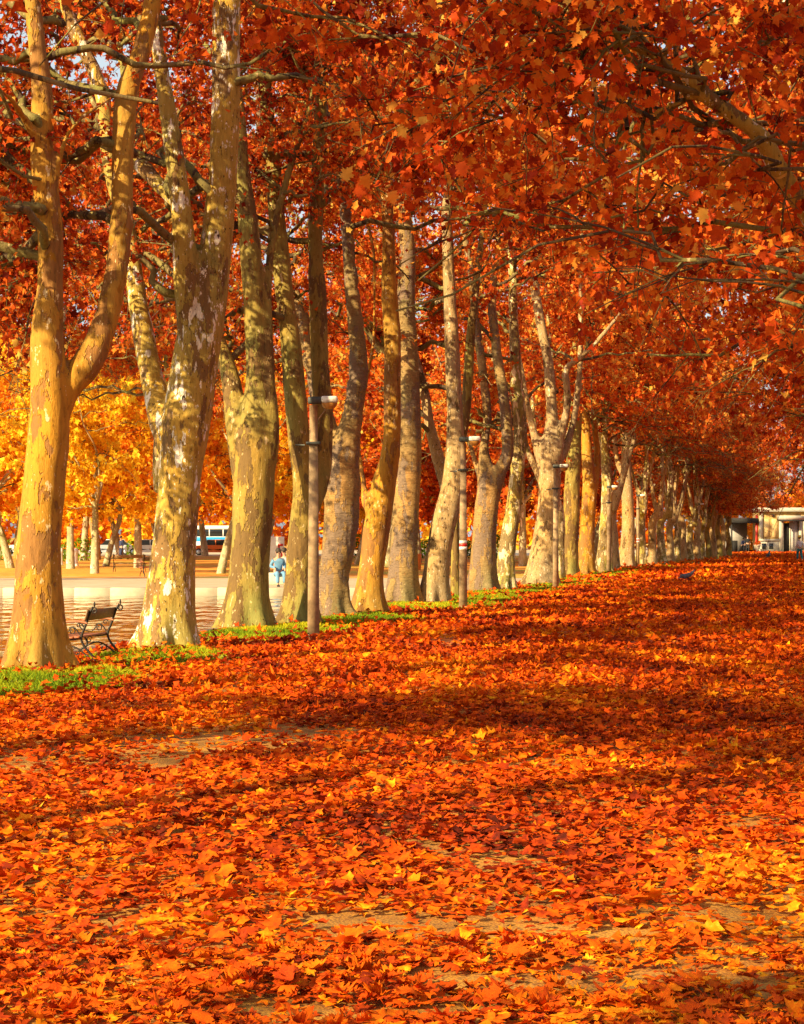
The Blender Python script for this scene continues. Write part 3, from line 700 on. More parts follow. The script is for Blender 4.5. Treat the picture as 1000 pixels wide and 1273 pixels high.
# generic trees (three shapes) for the rest of both rows: meshes are shared
def generic(seed, h=14.0, r=.30, lean=0.3, lod=4, bark=B_SPOT, tmean=.55, n=(76, 9, 5, 9), ls=.18, blen=(3.2, 6.8), mat=M_RED, zleaf=3.9, z0=4.0):
    g = np.random.default_rng(seed); limbs = []
    fork = g.uniform(3.2, 4.4)
    P = np.array([(0, 0, -.3), (0, 0, 0), (g.normal(0, .05), g.normal(0, .05), 1.2), (g.normal(0, .12), g.normal(0, .12), 2.6), (g.normal(0, .2), g.normal(0, .2), fork)])
    R = np.array([r*1.2, r*1.15, r*.92, r*.86, r*.84])
    C = catmull(np.c_[P, R], 4); limbs.append((C[:, :3], C[:, 3]))
    for i in range(3):
        az = i*2.1+g.uniform(0, 1); p = P[-1]-np.array([0, 0, .5]); rr = r*.55; pts = [p]; rs = [r*.7]
        d = np.array([math.cos(az)*lean, math.sin(az)*lean, 1.0])
        while p[2] < h-.5:
            d = unit(d+g.normal(0, .09, 3)); p = p+d*1.2; rr *= .9; pts.append(p); rs.append(max(rr, .095))
        C = catmull(np.c_[np.array(pts), np.array(rs)], 3); limbs.append((C[:, :3], C[:, 3]))
    tm = trunk_mesh('trunk', limbs, np.zeros(3), .09, bark, seed, rough=.025, flare=.10)
    lm, bm = crown_parts(g, limbs, z0, n[0], blen, n[1], n[2], n[3], ls, lod=lod, zleaf=zleaf, tmean=tmean, mats=(mat, B_BRANCH))
    return tm, bm, lm
GEN = [generic(101, tmean=.56), generic(102, tmean=.63, bark=B_OLIVE)]
def place_generic(v, x, y, rz, sc, name, mat_trunk=None, trunk=True, mat=None, **k):
    tm, bm, lm = v
    t = empty(name, (x, y, 0), rz, **k); t.scale = (sc, sc, sc)
    if trunk: link('trunk', tm, t)
    link('branches', bm, t, kind='stuff'); c = link('crown', lm, t, kind='stuff')
    if mat:
        c.material_slots[0].link = 'OBJECT'; c.material_slots[0].material = mat
    return t
# distant part of the left row: tall forked trunks under high crowns
GENH = [generic(111, h=14.5, tmean=.64, bark=B_MOTT, zleaf=6.6, z0=6.2, n=(60, 8, 4, 9), lean=.22, ls=.20), generic(112, h=14.5, tmean=.62, bark=B_SPOT, zleaf=7.2, z0=6.6, n=(60, 8, 4, 9), lean=.26, ls=.20)]
for ti, (a, k) in enumerate(T):
    if 'generic' in k and ti > 8:
        v = GENH[ti % 2]
        for nm, me in (('branches', v[1]), ('crown', v[2])):
            o = link(nm, me, k['generic'], kind='stuff'); o.rotation_euler = (0, 0, ti*1.3)
R_ = random.Random(5); far_bases = []
for i, (px, py) in enumerate([(692, 722), (763, 709.5), (797, 703.5), (810, 702.5), (823, 701), (833, 699.5), (841, 699), (850, 698), (858, 697.5), (866, 697), (873, 696), (880, 695.3), (887, 694.5), (893, 693.7), (899, 693), (905, 692.3)]):
    x, y = gp(px, py); far_bases.append((x, y))
    if i == 0: lab = 'plane trunk partly hidden behind the candelabra tree'
    elif i == 1: lab = 'slim plane trunk right of the pale yellow one, mid-row'
    elif i < 5: lab = 'plane tree in the distance between the fifth and the farthest lamp posts'
    elif i < 10: lab = 'plane tree in the crowded distant row near the farthest lamp post'
    else: lab = 'tiny plane tree at the far end of the left row, just before the shelter'
    place_generic((GENH if i < 11 else GEN)[i % 2], x, y, R_.uniform(0, 6.28), R_.uniform(.92, 1.08)*(1.0 if i < 8 else .9), 'plane_tree', label=lab, cat='tree', group='distant plane trees of the left row')
# right row: stands outside the frame on the right, its crowns close the avenue
RY = [29, 36, 43, 50, 58, 66, 74, 82, 90, 99, 108, 118, 128, 139, 150, 162, 176, 190]
for i, y in enumerate(RY):
    place_generic(GEN[(i+1) % 2], 0.225*y+2.6+R_.uniform(-.4, .4), y, R_.uniform(0, 6.28), R_.uniform(.98, 1.15), 'plane_tree',
                  label='plane tree of the right row, its red-orange crown overhanging the avenue', cat='tree', group='plane trees of the right row')
place_generic(GENH[1], row(5.2)+.4, 5.2, 1.0, .95, 'plane_tree', label='plane tree at the left whose crown throws the dark shade across the avenue', cat='tree', group=GRP)
place_generic(GENH[0], row(-5.5)+2.5, -5.5, 2.0, .9, 'plane_tree', label='unseen plane tree added off the left row to shade the lower right leaf carpet', cat='tree', group=GRP)  # unseen tree added outside the row line for the shade of its crown
# two near right-hand trees with limbs reaching into the top of the picture
def near_right(x, y, extra, label, seed, nb, tmean, bias, cfg, ls, blen, lod=8):
    g = np.random.default_rng(seed); root = np.array([x, y, 0.0]); limbs = []
    P = np.array([(x, y, -.3), (x, y, 0), (x, y, 1.5), (x-.1, y, 3.0), (x-.2, y, 4.2)]); R = np.array([.38, .36, .30, .27, .26])
    C = catmull(np.c_[P, R], 4); limbs.append((C[:, :3], C[:, 3]))
    for az in (2.6, 3.9, .3, 1.5):
        p = P[-1]-np.array([0, 0, .3]); pts = [p]; rs = [.2]; d = np.array([math.cos(az)*.75, math.sin(az)*.75, 1.0]); rr = .17
        while p[2] < 12.5: d = unit(d+g.normal(0, .1, 3)); p = p+d*1.1; rr *= .9; pts.append(p); rs.append(max(rr, .08))
        C = catmull(np.c_[np.array(pts), np.array(rs)], 3); limbs.append((C[:, :3], C[:, 3]))
    for e in extra: limbs.append(limb_path(e, y, None, g))
    t = empty('plane_tree', (x, y, 0), label=label, cat='tree', group='plane trees of the right row overhanging the avenue')
    link('trunk', trunk_mesh('trunk', limbs, root, .06, B_CREAM, seed, flare=.1), t)
    lm, bm = crown_parts(g, limbs, 4.0, nb, blen, *cfg, ls, lod=lod, cull=CULL, root=root, zleaf=3.8, tmean=tmean, bias=bias, droop=.34, single=290, rmax=.03)
    link('branches', bm, t, kind='stuff'); link('crown', lm, t, kind='stuff')
    for q in SINGLES.pop(): place_leaf(*q, M_RED, t)
    return t
near_right(6.9, 20.5, [LIMB,
                       [(880, 116, 12, -1.2), (858, 122, 10, -1.2), (816, 140, 9, -1.3), (780, 160, 8, -1.4), (748, 190, 4, -1.5)]],
           'plane tree whose thick peeling limb slants across the top right corner', 31, 62, .50, (3.3, .6), (8, 5, 12), .105, (3, 6.5))
near_right(6.3, 14.5, [], 'plane tree with large orange leaves hanging over the top centre', 32, 60, .54, (2.9, .65), (9, 4, 12), .092, (3, 6.8), lod=8)
# trees of the left row before the frame: they shade the avenue
for i, y in enumerate((19.6, 12.0)):
    g = np.random.default_rng(60+i); x = row(y)-.1; root = np.array([x, y, 0.0]); limbs = []
    P = np.array([(x, y, -.3), (x, y, 0), (x, y, 1.5), (x+.1, y, 3.0), (x+.1, y, 4.2)]); R = np.array([.38, .36, .30, .27, .26])
    C = catmull(np.c_[P, R], 4); limbs.append((C[:, :3], C[:, 3]))
    for az in (.6, 2.6, 4.4):
        p = P[-1]-np.array([0, 0, .3]); pts = [p]; rs = [.2]; d = np.array([math.cos(az)*.4, math.sin(az)*.4, 1.0]); rr = .17
        while p[2] < 13: d = unit(d+g.normal(0, .1, 3)); p = p+d*1.1; rr *= .9; pts.append(p); rs.append(max(rr, .08))
        C = catmull(np.c_[np.array(pts), np.array(rs)], 3); limbs.append((C[:, :3], C[:, 3]))
    t = empty('plane_tree', (x, y, 0), label=('plane tree at the left, just before the golden forked one' if i == 0 else 'plane tree at the left whose crown shades the leaf carpet'), cat='tree', group=GRP)
    link('trunk', trunk_mesh('trunk', limbs, root, .09, B_OLIVE, 41+i, flare=.1), t)
    lm, bm = crown_parts(g, limbs, 5.2, 44, (3, 5.8), 7, 5, 9, .17, lod=4, cull=CULL, root=root, zleaf=4.0, tmean=.42)
    link('branches', bm, t, kind='stuff'); link('crown', lm, t, kind='stuff')

# ------------------------------------------------------------------ background trees across the pond
def small_tree(seed, mat, h=9.0):
    g = np.random.default_rng(seed); limbs = []
    lean = g.normal(0, .5, 2)
    P = np.array([(0, 0, -.2), (0, 0, 0), (lean[0]*.3, lean[1]*.3, 1.2), (lean[0]*.8, lean[1]*.8, 2.8), (lean[0], lean[1], h*.55)]); R = np.array([.22, .2, .16, .13, .1])
    C = catmull(np.c_[P, R], 4); limbs.append((C[:, :3], C[:, 3]))
    for i in range(4):
        az = i*1.6+g.uniform(0, 1); p = P[3]; d = np.array([math.cos(az)*.6, math.sin(az)*.6, 1]); pts = [p]; rs = [.09]; rr = .08
        while p[2] < h*.9: d = unit(d+g.normal(0, .12, 3)); p = p+d*.9; rr *= .82; pts.append(p); rs.append(max(rr, .02))
        C = catmull(np.c_[np.array(pts), np.array(rs)], 3); limbs.append((C[:, :3], C[:, 3]))
    mb = MB()
    for P_, R2 in limbs: mb.tube(P_, R2, 8)
    lm, bm = crown_parts(g, limbs, 2.0, 46, (1.8, 4.0), 6, 4, 8, .27, lod=4, zleaf=1.8, mats=(mat, B_BRANCH), tmean=.5, droop=.22)
    return mb.mesh('trunk', B_WHITE, True), bm, lm
SM = [small_tree(201, M_GOLD), small_tree(202, M_GOLD, 10.0), small_tree(203, M_GOLD, 8.5)]
BT = [(13, 706, 'o'), (88, 707, 'o'), (104, 697, 'o'), (118, 713, 'y'), (132, 704, 'o'), (172, 706, 'o'), (275, 713, 'o'), (228, 700, 'o'), (300, 698, 'o'), (340, 700, 'o'), (-30, 702, 'o'), (390, 697, 'y'),
      (445, 702, 'y'), (483, 705, 'r'), (520, 700, 'r'), (556, 703, 'r'), (600, 697, 'r'), (650, 704, 'r'), (690, 699, 'r'), (735, 696, 'r'), (60, 693, 'y'), (150, 692, 'o'), (200, 692, 'y'), (420, 692, 'o'), (255, 691, 'o'), (330, 690, 'o'), (-5, 692, 'y'), (780, 692, 'r'), (570, 690, 'r'), (500, 690, 'o')]
names = {'y': 'golden yellow', 'o': 'bright orange', 'r': 'rusty red'}
mats_ = {'y': M_YEL, 'o': M_GOLD, 'r': M_RUST}
for i, (px, py, c) in enumerate(BT):
    x, y = gp(px, py)
    if x > row(y)-7: x = row(y)-7-R_.uniform(0, 3)
    if px < 20 or px > 440: where = 'beyond the left row' if px > 440 else 'at the left edge'
    elif px < 190: where = 'between the first two trunks'
    elif px < 300: where = 'between the second and third trunks'
    else: where = 'beside the nearest lamp post'
    depth = 'near' if py > 700 else 'far'
    place_generic(SM[i % 3], x, y, R_.uniform(0, 6.28), R_.uniform(1.0, 1.25)*(1.08 if py > 699 else 1.4), 'park_tree', mat=mats_[c],
                  label=f'{names[c]} park tree across the pond seen {where}, {depth} line', cat='tree', group=f'{names[c]} {depth} park trees seen {where}')

for i, (px, Y) in enumerate([(-60, 150), (25, 158), (118, 150), (205, 160), (290, 150), (372, 156), (455, 150)]):
    wh = ('left edge', 'first trunk', 'gap between the first two trunks', 'flaking trunk', 'gap after the flaking trunk', 'nearest lamp post', 'ridged grey trunk')[i]
    place_generic(GEN[i % 2], (px-CX)*Y/F, Y, i*2.1, 1.2+.1*(i % 2), 'plane_tree', mat=M_GOLD if i < 4 else M_RUST, label=f'tall {"orange" if i < 4 else "rust-red"} tree across the pond behind the {wh}', cat='tree', group='tall trees across the pond')
for px, Y, l in ((56, 80, 'tall dark red plane tree across the pond, hidden behind the golden forked trunk'), (216, 84, 'tall dark red plane tree across the pond, hidden behind the flaking trunk'), (-95, 78, 'tall dark red plane tree across the pond at the left edge')):
    place_generic(GENH[px % 2], (px-CX)*Y/F, Y, px*.1, 1.25, 'plane_tree', label=l, cat='tree', group='tall trees across the pond')
# ------------------------------------------------------------------ avenue end: tall trees behind the pavilion
for i, (x, y) in enumerate([(30, 250), (38, 262), (48, 255), (58, 262), (68, 252), (24, 265), (44, 275), (78, 260)]):
    place_generic(GEN[i % 2], x, y, i*1.1, 1.15, 'plane_tree', mat=M_RUST, label='rust-coloured tree rising behind the pavilion at the end of the avenue', cat='tree', group='trees behind the pavilion')

g = np.random.default_rng(88); n = 26000
wx = g.uniform(-190, 60, n); wy = 262+g.uniform(-6, 14, n)+6*np.sin(wx*.05); hh = 9+2.5*np.sin(wx*.21)+1.8*np.sin(wx*.47+1)+1.2*np.sin(wx*1.1)
wz = g.random(n)**.8*hh; rn = np.clip(.45+.25*np.sin(wx*.17+wz*.1)+.2*np.sin(wx*.53)+g.normal(0, .2, n), 0, 1)
link('distant_wood', leafmesh('distant_wood', np.stack([wx, wy, wz], 1), g.uniform(.8, 1.6, n), g.normal(0, 1, (n, 3)), g.normal(0, 1, (n, 3)), rn, M_GOLD, LEAF4, T4), None, label='hazy golden orange belt of distant trees behind the parked cars', cat='trees', kind='stuff')
# ------------------------------------------------------------------ grass verge
gb = [(b[0]+.15, b[1]-1.9, 1.15, 2.5) for b in bases]+[(x+.5, y-.8, 1.1, 2.2) for x, y in far_bases]
gb += [(bases[1][0]+.25, bases[1][1]-1.9, .95, 1.3), (bases[2][0]+.2, bases[2][1]-2.5, 1.0, 1.7), (bases[0][0]+.3, bases[0][1]-2.6, 1.15, 1.9), (bases[0][0]+.9, bases[0][1]-1.2, .7, 1.6), (1.6, 51, 1.2, 2.5), (2.6, 56, .9, 4)]
gb += [(row(y)+.3+.4*math.sin(y*1.7), y, .75, 2.0) for y in range(57, 200, 7)]
gb = np.array(gb)
def gmask(x, y):
    m = np.zeros_like(x)
    for cx, cy, rx, ry in gb:
        m = np.maximum(m, np.exp(-(((x-cx)/rx)**2+((y-cy)/ry)**2)*1.1))
    wob = .18*np.sin(x*5.1+np.sin(y*2.3)*2)+.14*np.sin(y*3.7+x*2.2)+.08*np.sin(x*13+y*9)
    return m+wob*m
def vz(x, y): return .11*np.clip(gmask(x, y)-.25, 0, 1)
st_ = .22
ya = np.arange(17, 215, st_*1.6); ua = np.arange(-1.25, 3.0, st_)
Yg, Ug = np.meshgrid(ya, ua, indexing='ij'); Xg = Ug+0.225*Yg-10.5
Xg = np.maximum(Xg, 0.205*Yg-10.9+.05)
Zg = vz(Xg, Yg)-.012
ny, nx = Xg.shape
q = (np.arange(ny-1)[:, None]*nx+np.arange(nx-1)[None, :])
Fq = np.stack([q, q+1, q+nx+1, q+nx], -1).reshape(-1, 4)
zf = Zg.ravel(); Fq = Fq[(zf[Fq] > 0.0).any(axis=1)]
link('grass_verge', mesh_np('grass_verge', np.stack([Xg, Yg, Zg], -1).reshape(-1, 3), Fq, M_VERGE, True), kind='structure')
g = np.random.default_rng(9)
n = 330000; gy = 17.5+99*g.random(n)**1.8; gx = 0.225*gy-10.5+g.uniform(-1.2, 2.8, n)
m = gmask(gx, gy); nz = np.array([mnoise.noise((a_*1.3, b_*.7, 5.0)) for a_, b_ in zip(gx, gy)]); ok = (m > .30+.15*g.random(n)-nz*.35)&(gx > 0.205*gy-10.8); gx = gx[ok]; gy = gy[ok]; m = m[ok]
n = len(gx); gz = vz(gx, gy)-.015
h = g.uniform(.03, .075, n)*(.6+.5*np.clip(m, 0, 1)); wd_ = g.uniform(.005, .011, n)*(1+gy/70)
a = g.uniform(0, 2*PI, n); ln = g.normal(0, .6, (n, 2))*h[:, None]
V = np.zeros((n, 3, 3))
V[:, 0] = np.stack([gx-np.cos(a)*wd_, gy-np.sin(a)*wd_, gz], 1); V[:, 1] = np.stack([gx+np.cos(a)*wd_, gy+np.sin(a)*wd_, gz], 1); V[:, 2] = np.stack([gx+ln[:, 0], gy+ln[:, 1], gz+h], 1)
pn = np.array([mnoise.noise((x*.9, y*.5, 0)) for x, y in zip(gx, gy)])
rn = np.clip(.5+pn*.7+g.normal(0, .2, n), 0, 1)
tag(link('grass', mesh_np('grass', V.reshape(-1, 3), np.arange(n*3).reshape(-1, 3), M_GRASS, False, np.repeat(rn, 3))), 'short green and yellow-green grass tufts around the feet of the row of trees', 'grass', kind='stuff')

# ------------------------------------------------------------------ fallen leaves
SAND = []
for px, py, rw, rh in [(470, 1150, 90, 20), (560, 1153, 90, 10), (650, 1225, 120, 16), (800, 1215, 110, 16), (890, 1140, 70, 12), (250, 925, 90, 14), (370, 915, 60, 14), (20, 955, 60, 12), (130, 1148, 50, 9), (640, 1075, 60, 10), (760, 1165, 60, 10), (140, 1172, 40, 7), (400, 1262, 90, 10), (560, 1262, 60, 10), (180, 950, 50, 8), (560, 800, 20, 5), (660, 1155, 70, 12), (930, 1225, 70, 14), (930, 1030, 40, 6)]:
    x, y = gp(px, py); y1 = gp(px, py+rh)[1]; SAND.append((x, y, rw*y/F, max(.08, abs(y-y1))))
def litter(name_seed, y0, y1, dens, smin, smax, tmpl, tri, xr=None, lift=.05, tilt=.5):
    g = np.random.default_rng(name_seed)
    A = .46*.5*(y1**2-y0**2); n = int(A*dens)
    y = np.sqrt(g.random(n)*(y1**2-y0**2)+y0**2); x = g.uniform(-.235, .235, n)*y
    left = 0.225*y-11.0 if False else BK(y)+.15
    ok = x > left
    ok &= x < 0.225*y+3.5
    m = gmask(x, y); ok &= g.random(n) > np.clip((m-.24)*3.6, 0, .86)
    k = np.ones(n)
    for cx, cy, rx, ry in SAND:
        d = np.sqrt(((x-cx)/rx)**2+((y-cy)/ry)**2)+.25*np.sin(x*9+cy*3)+.2*np.sin(y*7+x*3); k = np.minimum(k, np.clip((d-.62)*1.3, .16, 1))
    w = np.sin(x*2.1+np.sin(y*1.3)*1.5)+np.sin(y*2.9+x*.7+1)+.6*np.sin(x*5+y*4.1)
    k *= np.clip(1.0-.28*(w > 1.45), 0, 1)
    ok &= g.random(n) < k
    x = x[ok]; y = y[ok]; n = len(x); w = w[ok]; k = k[ok]
    s = smin+(smax-smin)*g.random(n)**1.3
    pile = np.clip(.5-.22*w, 0, 1)*k
    z = .012+vz(x, y)*1+g.random(n)**1.4*lift*(.4+pile)+s*.06
    az = g.uniform(0, 2*PI, n)
    tl = np.abs(g.normal(0, tilt, n))*(.35+.9*k)
    tl = np.minimum(tl, 1.25)
    ta = g.uniform(0, 2*PI, n)
    nr = np.stack([np.sin(tl)*np.cos(ta), np.sin(tl)*np.sin(ta), np.cos(tl)], 1)*np.where(g.random(n) < .5, -1, 1)[:, None]
    ax = np.stack([np.cos(az), np.sin(az), g.normal(0, .15, n)], 1); ax -= (ax*nr).sum(1)[:, None]*nr
    z += np.sin(tl)*s*.28
    light_band = np.array([mnoise.noise((a_*.8, b_*.30, 3.0))+.5*mnoise.noise((a_*2.6, b_*.9, 8.0)) for a_, b_ in zip(x, y)])  # low-frequency noise paints yellow-lit and dark bands into the leaf colours
    rn = np.clip(.515+.38*light_band+g.normal(0, .16, n), 0, .86)
    cu = g.normal(0, .7 if y0 > 9 else .42, n)
    return np.stack([x, y, z], 1), s, ax, nr, rn, cu
P, s, ax, nr, rn, cu = litter(1, 6.2, 8.4, 680, .042, .098, LF, TF, tilt=.20, lift=.04)
px = CX+P[:, 0]*F/P[:, 1]; py = HY-(P[:, 2]-CH)*F/P[:, 1]
inview = (px > 10)&(px < 990)&(py < 1268)
big = np.argsort(-(s/P[:, 1])*inview*(P[:, 2] > .035+.0*P[:, 2]))[:300]
mask = np.ones(len(P), bool); mask[big] = False
litter_root = GROUND
link('leaf_litter', leafmesh('leaf_litter', P[mask], s[mask], ax[mask], nr[mask], rn[mask], M_LIT, LF, TF, cu[mask]), GROUND, kind='stuff')
# the 300 that show largest are parts of the ground, each on its own
R3 = rotmats(ax[big], nr[big])
for i, b in enumerate(big): place_leaf(P[b], s[b], R3[i], rn[b], M_LIT, GROUND)
for sd_, y0, y1, de, a_, b_, tm, tr_, nm in ((5, 8.4, 15, 560, .042, .100, LEAF8, T8, 'leaf_litter'), (2, 15, 22, 330, .050, .112, LEAF8, T8, 'leaf_litter'), (6, 22, 32, 210, .068, .13, LEAF4, T4, 'leaf_litter'), (3, 32, 75, 80, .09, .165, LEAF4, T4, 'leaf_litter'), (4, 75, 215, 17, .16, .28, LEAF4, T4, 'leaf_litter')):
    P, s, ax, nr, rn, cu = litter(sd_, y0, y1, de, a_, b_, tm, tr_, tilt=.42 if y1 > 30 else .26)
    link(nm, leafmesh(nm, P, s, ax, nr, rn, M_LIT, tm, tr_, cu), GROUND, kind='stuff')

# ------------------------------------------------------------------ lamp posts
def lamp(px, ybase, label, stripe=False, htop=4.17):
    x, y = gp(px, ybase)
    t = empty('street_lamp', (x, y, 0), label=label, cat='lamp post', group='concrete lamp posts along the left row')
    mb = MB(); mb.box((0, 0, 1.6), (.205, .185, 3.5), taper=.70, bev=0); mb.box((0, 0, .02), (.27, .26, .1), bev=.02)
    mb.build('post', M_CONC, t)
    mb = MB(); mb.box((0, 0, 3.36), (.25, .23, .05), bev=.01); mb.tube([(-.15, 0, 3.33), (-.32, 0, 3.33)], .015, 6); mb.build('collar', M_LAMPD, t)
    mb = MB(); mb.tube([(0, 0, 3.3), (0, 0, 4.02)], .07, 12); mb.tube([(.05, 0, 3.72), (.10, 0, 3.80), (.22, 0, 3.95)], .012, 6); mb.build('pole_top', M_CONC, t, True)
    mb = MB(); mb.box((.02, 0, 4.10), (.23, .18, .12), bev=.02); mb.build('gear_box', M_LAMPD, t)
    mb = MB(); mb.box((.275, 0, 4.115), (.28, .22, .11), bev=.03); h = mb.build('lamp_head', M_LAMPW, t)
    mb = MB(); prof = [(.0, -.11), (.12, -.10), (.19, -.05), (.21, 0)]
    k = 16; a = np.arange(k)*2*PI/k
    V = np.vstack([np.c_[r*.66*np.cos(a), r*.60*np.sin(a), np.full(k, z)] for r, z in [(max(p, .004), z) for p, z in prof]])+np.array([.275, 0, 4.056])
    mb.add(V, [(j*k+i_, j*k+(i_+1) % k, (j+1)*k+(i_+1) % k, (j+1)*k+i_) for j in range(3) for i_ in range(k)]); mb.build('lamp_bowl', M_LAMPA, t, True)
    if stripe:
        for z_, mm in ((1.62, M_WHITE), (1.545, M_REDP), (1.47, M_WHITE)):
            w_ = .205*(1-.30*(z_+.15)/3.5)+.008
            mb = MB(); mb.box((0, 0, z_), (w_, w_-.016, .073)); mb.build('trail_stripe', mm, t, label=('red' if mm is M_REDP else 'white')+' painted band of the trail mark')
    return t
lamp(390, 793, 'nearest concrete lamp post with amber-bowled head, in front of the grey-green trunk')
lamp(576, 757, 'concrete lamp post with a white-red-white painted trail stripe', True)
lamp(691, 732, 'third lamp post, standing against the broad-based candelabra tree')
lamp(757, 713, 'lamp post with a white head beside the pale yellow trunk in the middle distance')
lamp(793, 705, 'lamp post with a painted stripe after the white-flecked trunk, fifth along the row', True)
lamp(868, 697, 'farthest lamp post visible, small among the distant trunks')

# ------------------------------------------------------------------ bench by the pond
def spiral(c, r, turns, a0, sgn=1, n=22):
    t_ = np.linspace(0, 1, n); a = a0+sgn*turns*2*PI*t_; rr = r*(1-.82*t_)
    return [(c[0], c[1]+q*math.cos(p), c[2]+q*math.sin(p)) for p, q in zip(a, rr)]
def bench(loc, rz, length, label, detail=True, slat=M_SLAT, back=M_SLATD, group=None):
    """seat faces local +Y... end frames in local YZ plane at x=0 and x=length"""
    t = empty('park_bench', loc, rz, label=label, cat='bench', group=group)
    for x in (0.0, length):
        mb = MB(); k = 8 if detail else 5
        mb.tube(catmull([(x, -.30, 0), (x, -.24, .12), (x, -.12, .25), (x, -.06, .40), (x, -.13, .60), (x, -.20, .80), (x, -.26, .90)], 4), .020, k)       # rear leg and back upright
        mb.tube(catmull([(x, .50, 0), (x, .44, .12), (x, .30, .22), (x, .34, .34), (x, .42, .40)], 4), .018, k)  # front leg
        mb.tube(catmull([(x, -.06, .40), (x, .15, .375), (x, .42, .40)], 4), .018, k)                 # seat bearer
        mb.tube(catmull([(x, -.18, .10), (x, .02, .24), (x, .18, .26), (x, .38, .16)], 4), .014, k)    # lower scroll brace
        if detail:
            mb.tube(spiral((x, .02, .17), .075, 1.2, .5), .010, 5); mb.tube(spiral((x, .26, .30), .06, 1.1, 2.5, -1), .009, 5)
            mb.tube(spiral((x, .36, .56), .085, 1.4, -1.2), .012, 6); mb.tube(spiral((x, .10, .51), .07, 1.2, .8), .010, 5)
            mb.tube(spiral((x, -.27, .84), .06, 1.1, 1.0), .012, 6); mb.tube(spiral((x, -.02, .60), .05, 1.1, 3.0, -1), .009, 5)
            mb.tube(catmull([(x, -.06, .42), (x, .08, .58), (x, .22, .45), (x, .40, .48)], 4), .010, 5)
            mb.ell((x, -.28, .945), (.016, .016, .045))
        mb.build('side_frame', M_IRON, t, True)
        mb = MB(); mb.tube(catmull([(x, -.16, .64), (x, .0, .67), (x, .22, .655), (x, .42, .62)], 4), .022, k); mb.build('armrest', slat, t, True)
    for j, y_ in enumerate((.0, .105, .21, .315, .42)):
        mb = MB(); mb.box((length/2, y_, .415-.012*math.sin(j*.8)), (length+.14, .085, .028), bev=.008); mb.build('seat_slat', slat, t)
    mb = MB(); mb.box((length/2, -.165, .77), (length+.16, .026, .17), rx=.24, bev=.008); mb.build('back_slat', back, t)
    return t
bx, by = gp(97, 824)
bn = bench((bx, by, 0), PI/2-.17, 1.35, 'ornate cast iron park bench with brown slats facing the pond behind the first trunk'); bn.scale = (.86, .86, .86)
for px, py, l in ((142, 711, 'dark park bench on the far lawn beside the white-trunked trees'), (178, 717, 'small rust-brown bench at the far pond edge just left of the flaking trunk')):
    x, y = gp(px, py); bench((x, y, 0), 0.0 if px < 170 else .4, 1.5 if px < 170 else .9, l, False, M_SLATD if px < 170 else M_SLAT, M_SLATD)

# ------------------------------------------------------------------ people and birds
def skin_mesh(name, joints, edges, mat, sub=2):
    me = bpy.data.meshes.new('tmp'); me.from_pydata([j[:3] for j in joints], edges, [])
    o = bpy.data.objects.new('tmp', me); COL.objects.link(o)
    o.modifiers.new('skin', 'SKIN')
    lay = me.skin_vertices[0] if me.skin_vertices else None
    for i_, j in enumerate(joints):
        lay.data[i_].radius = (j[3], j[4] if len(j) > 4 else j[3]); lay.data[i_].use_root = (i_ == 0)
    s_ = o.modifiers.new('sub', 'SUBSURF'); s_.levels = sub
    bpy.context.view_layer.update(); dg = bpy.context.evaluated_depsgraph_get()
    out = bpy.data.meshes.new_from_object(o.evaluated_get(dg)); out.name = name
    bpy.data.objects.remove(o); bpy.data.meshes.remove(me)
    out.materials.clear(); out.materials.append(mat)
    out.polygons.foreach_set('use_smooth', np.ones(len(out.polygons), bool)); return out
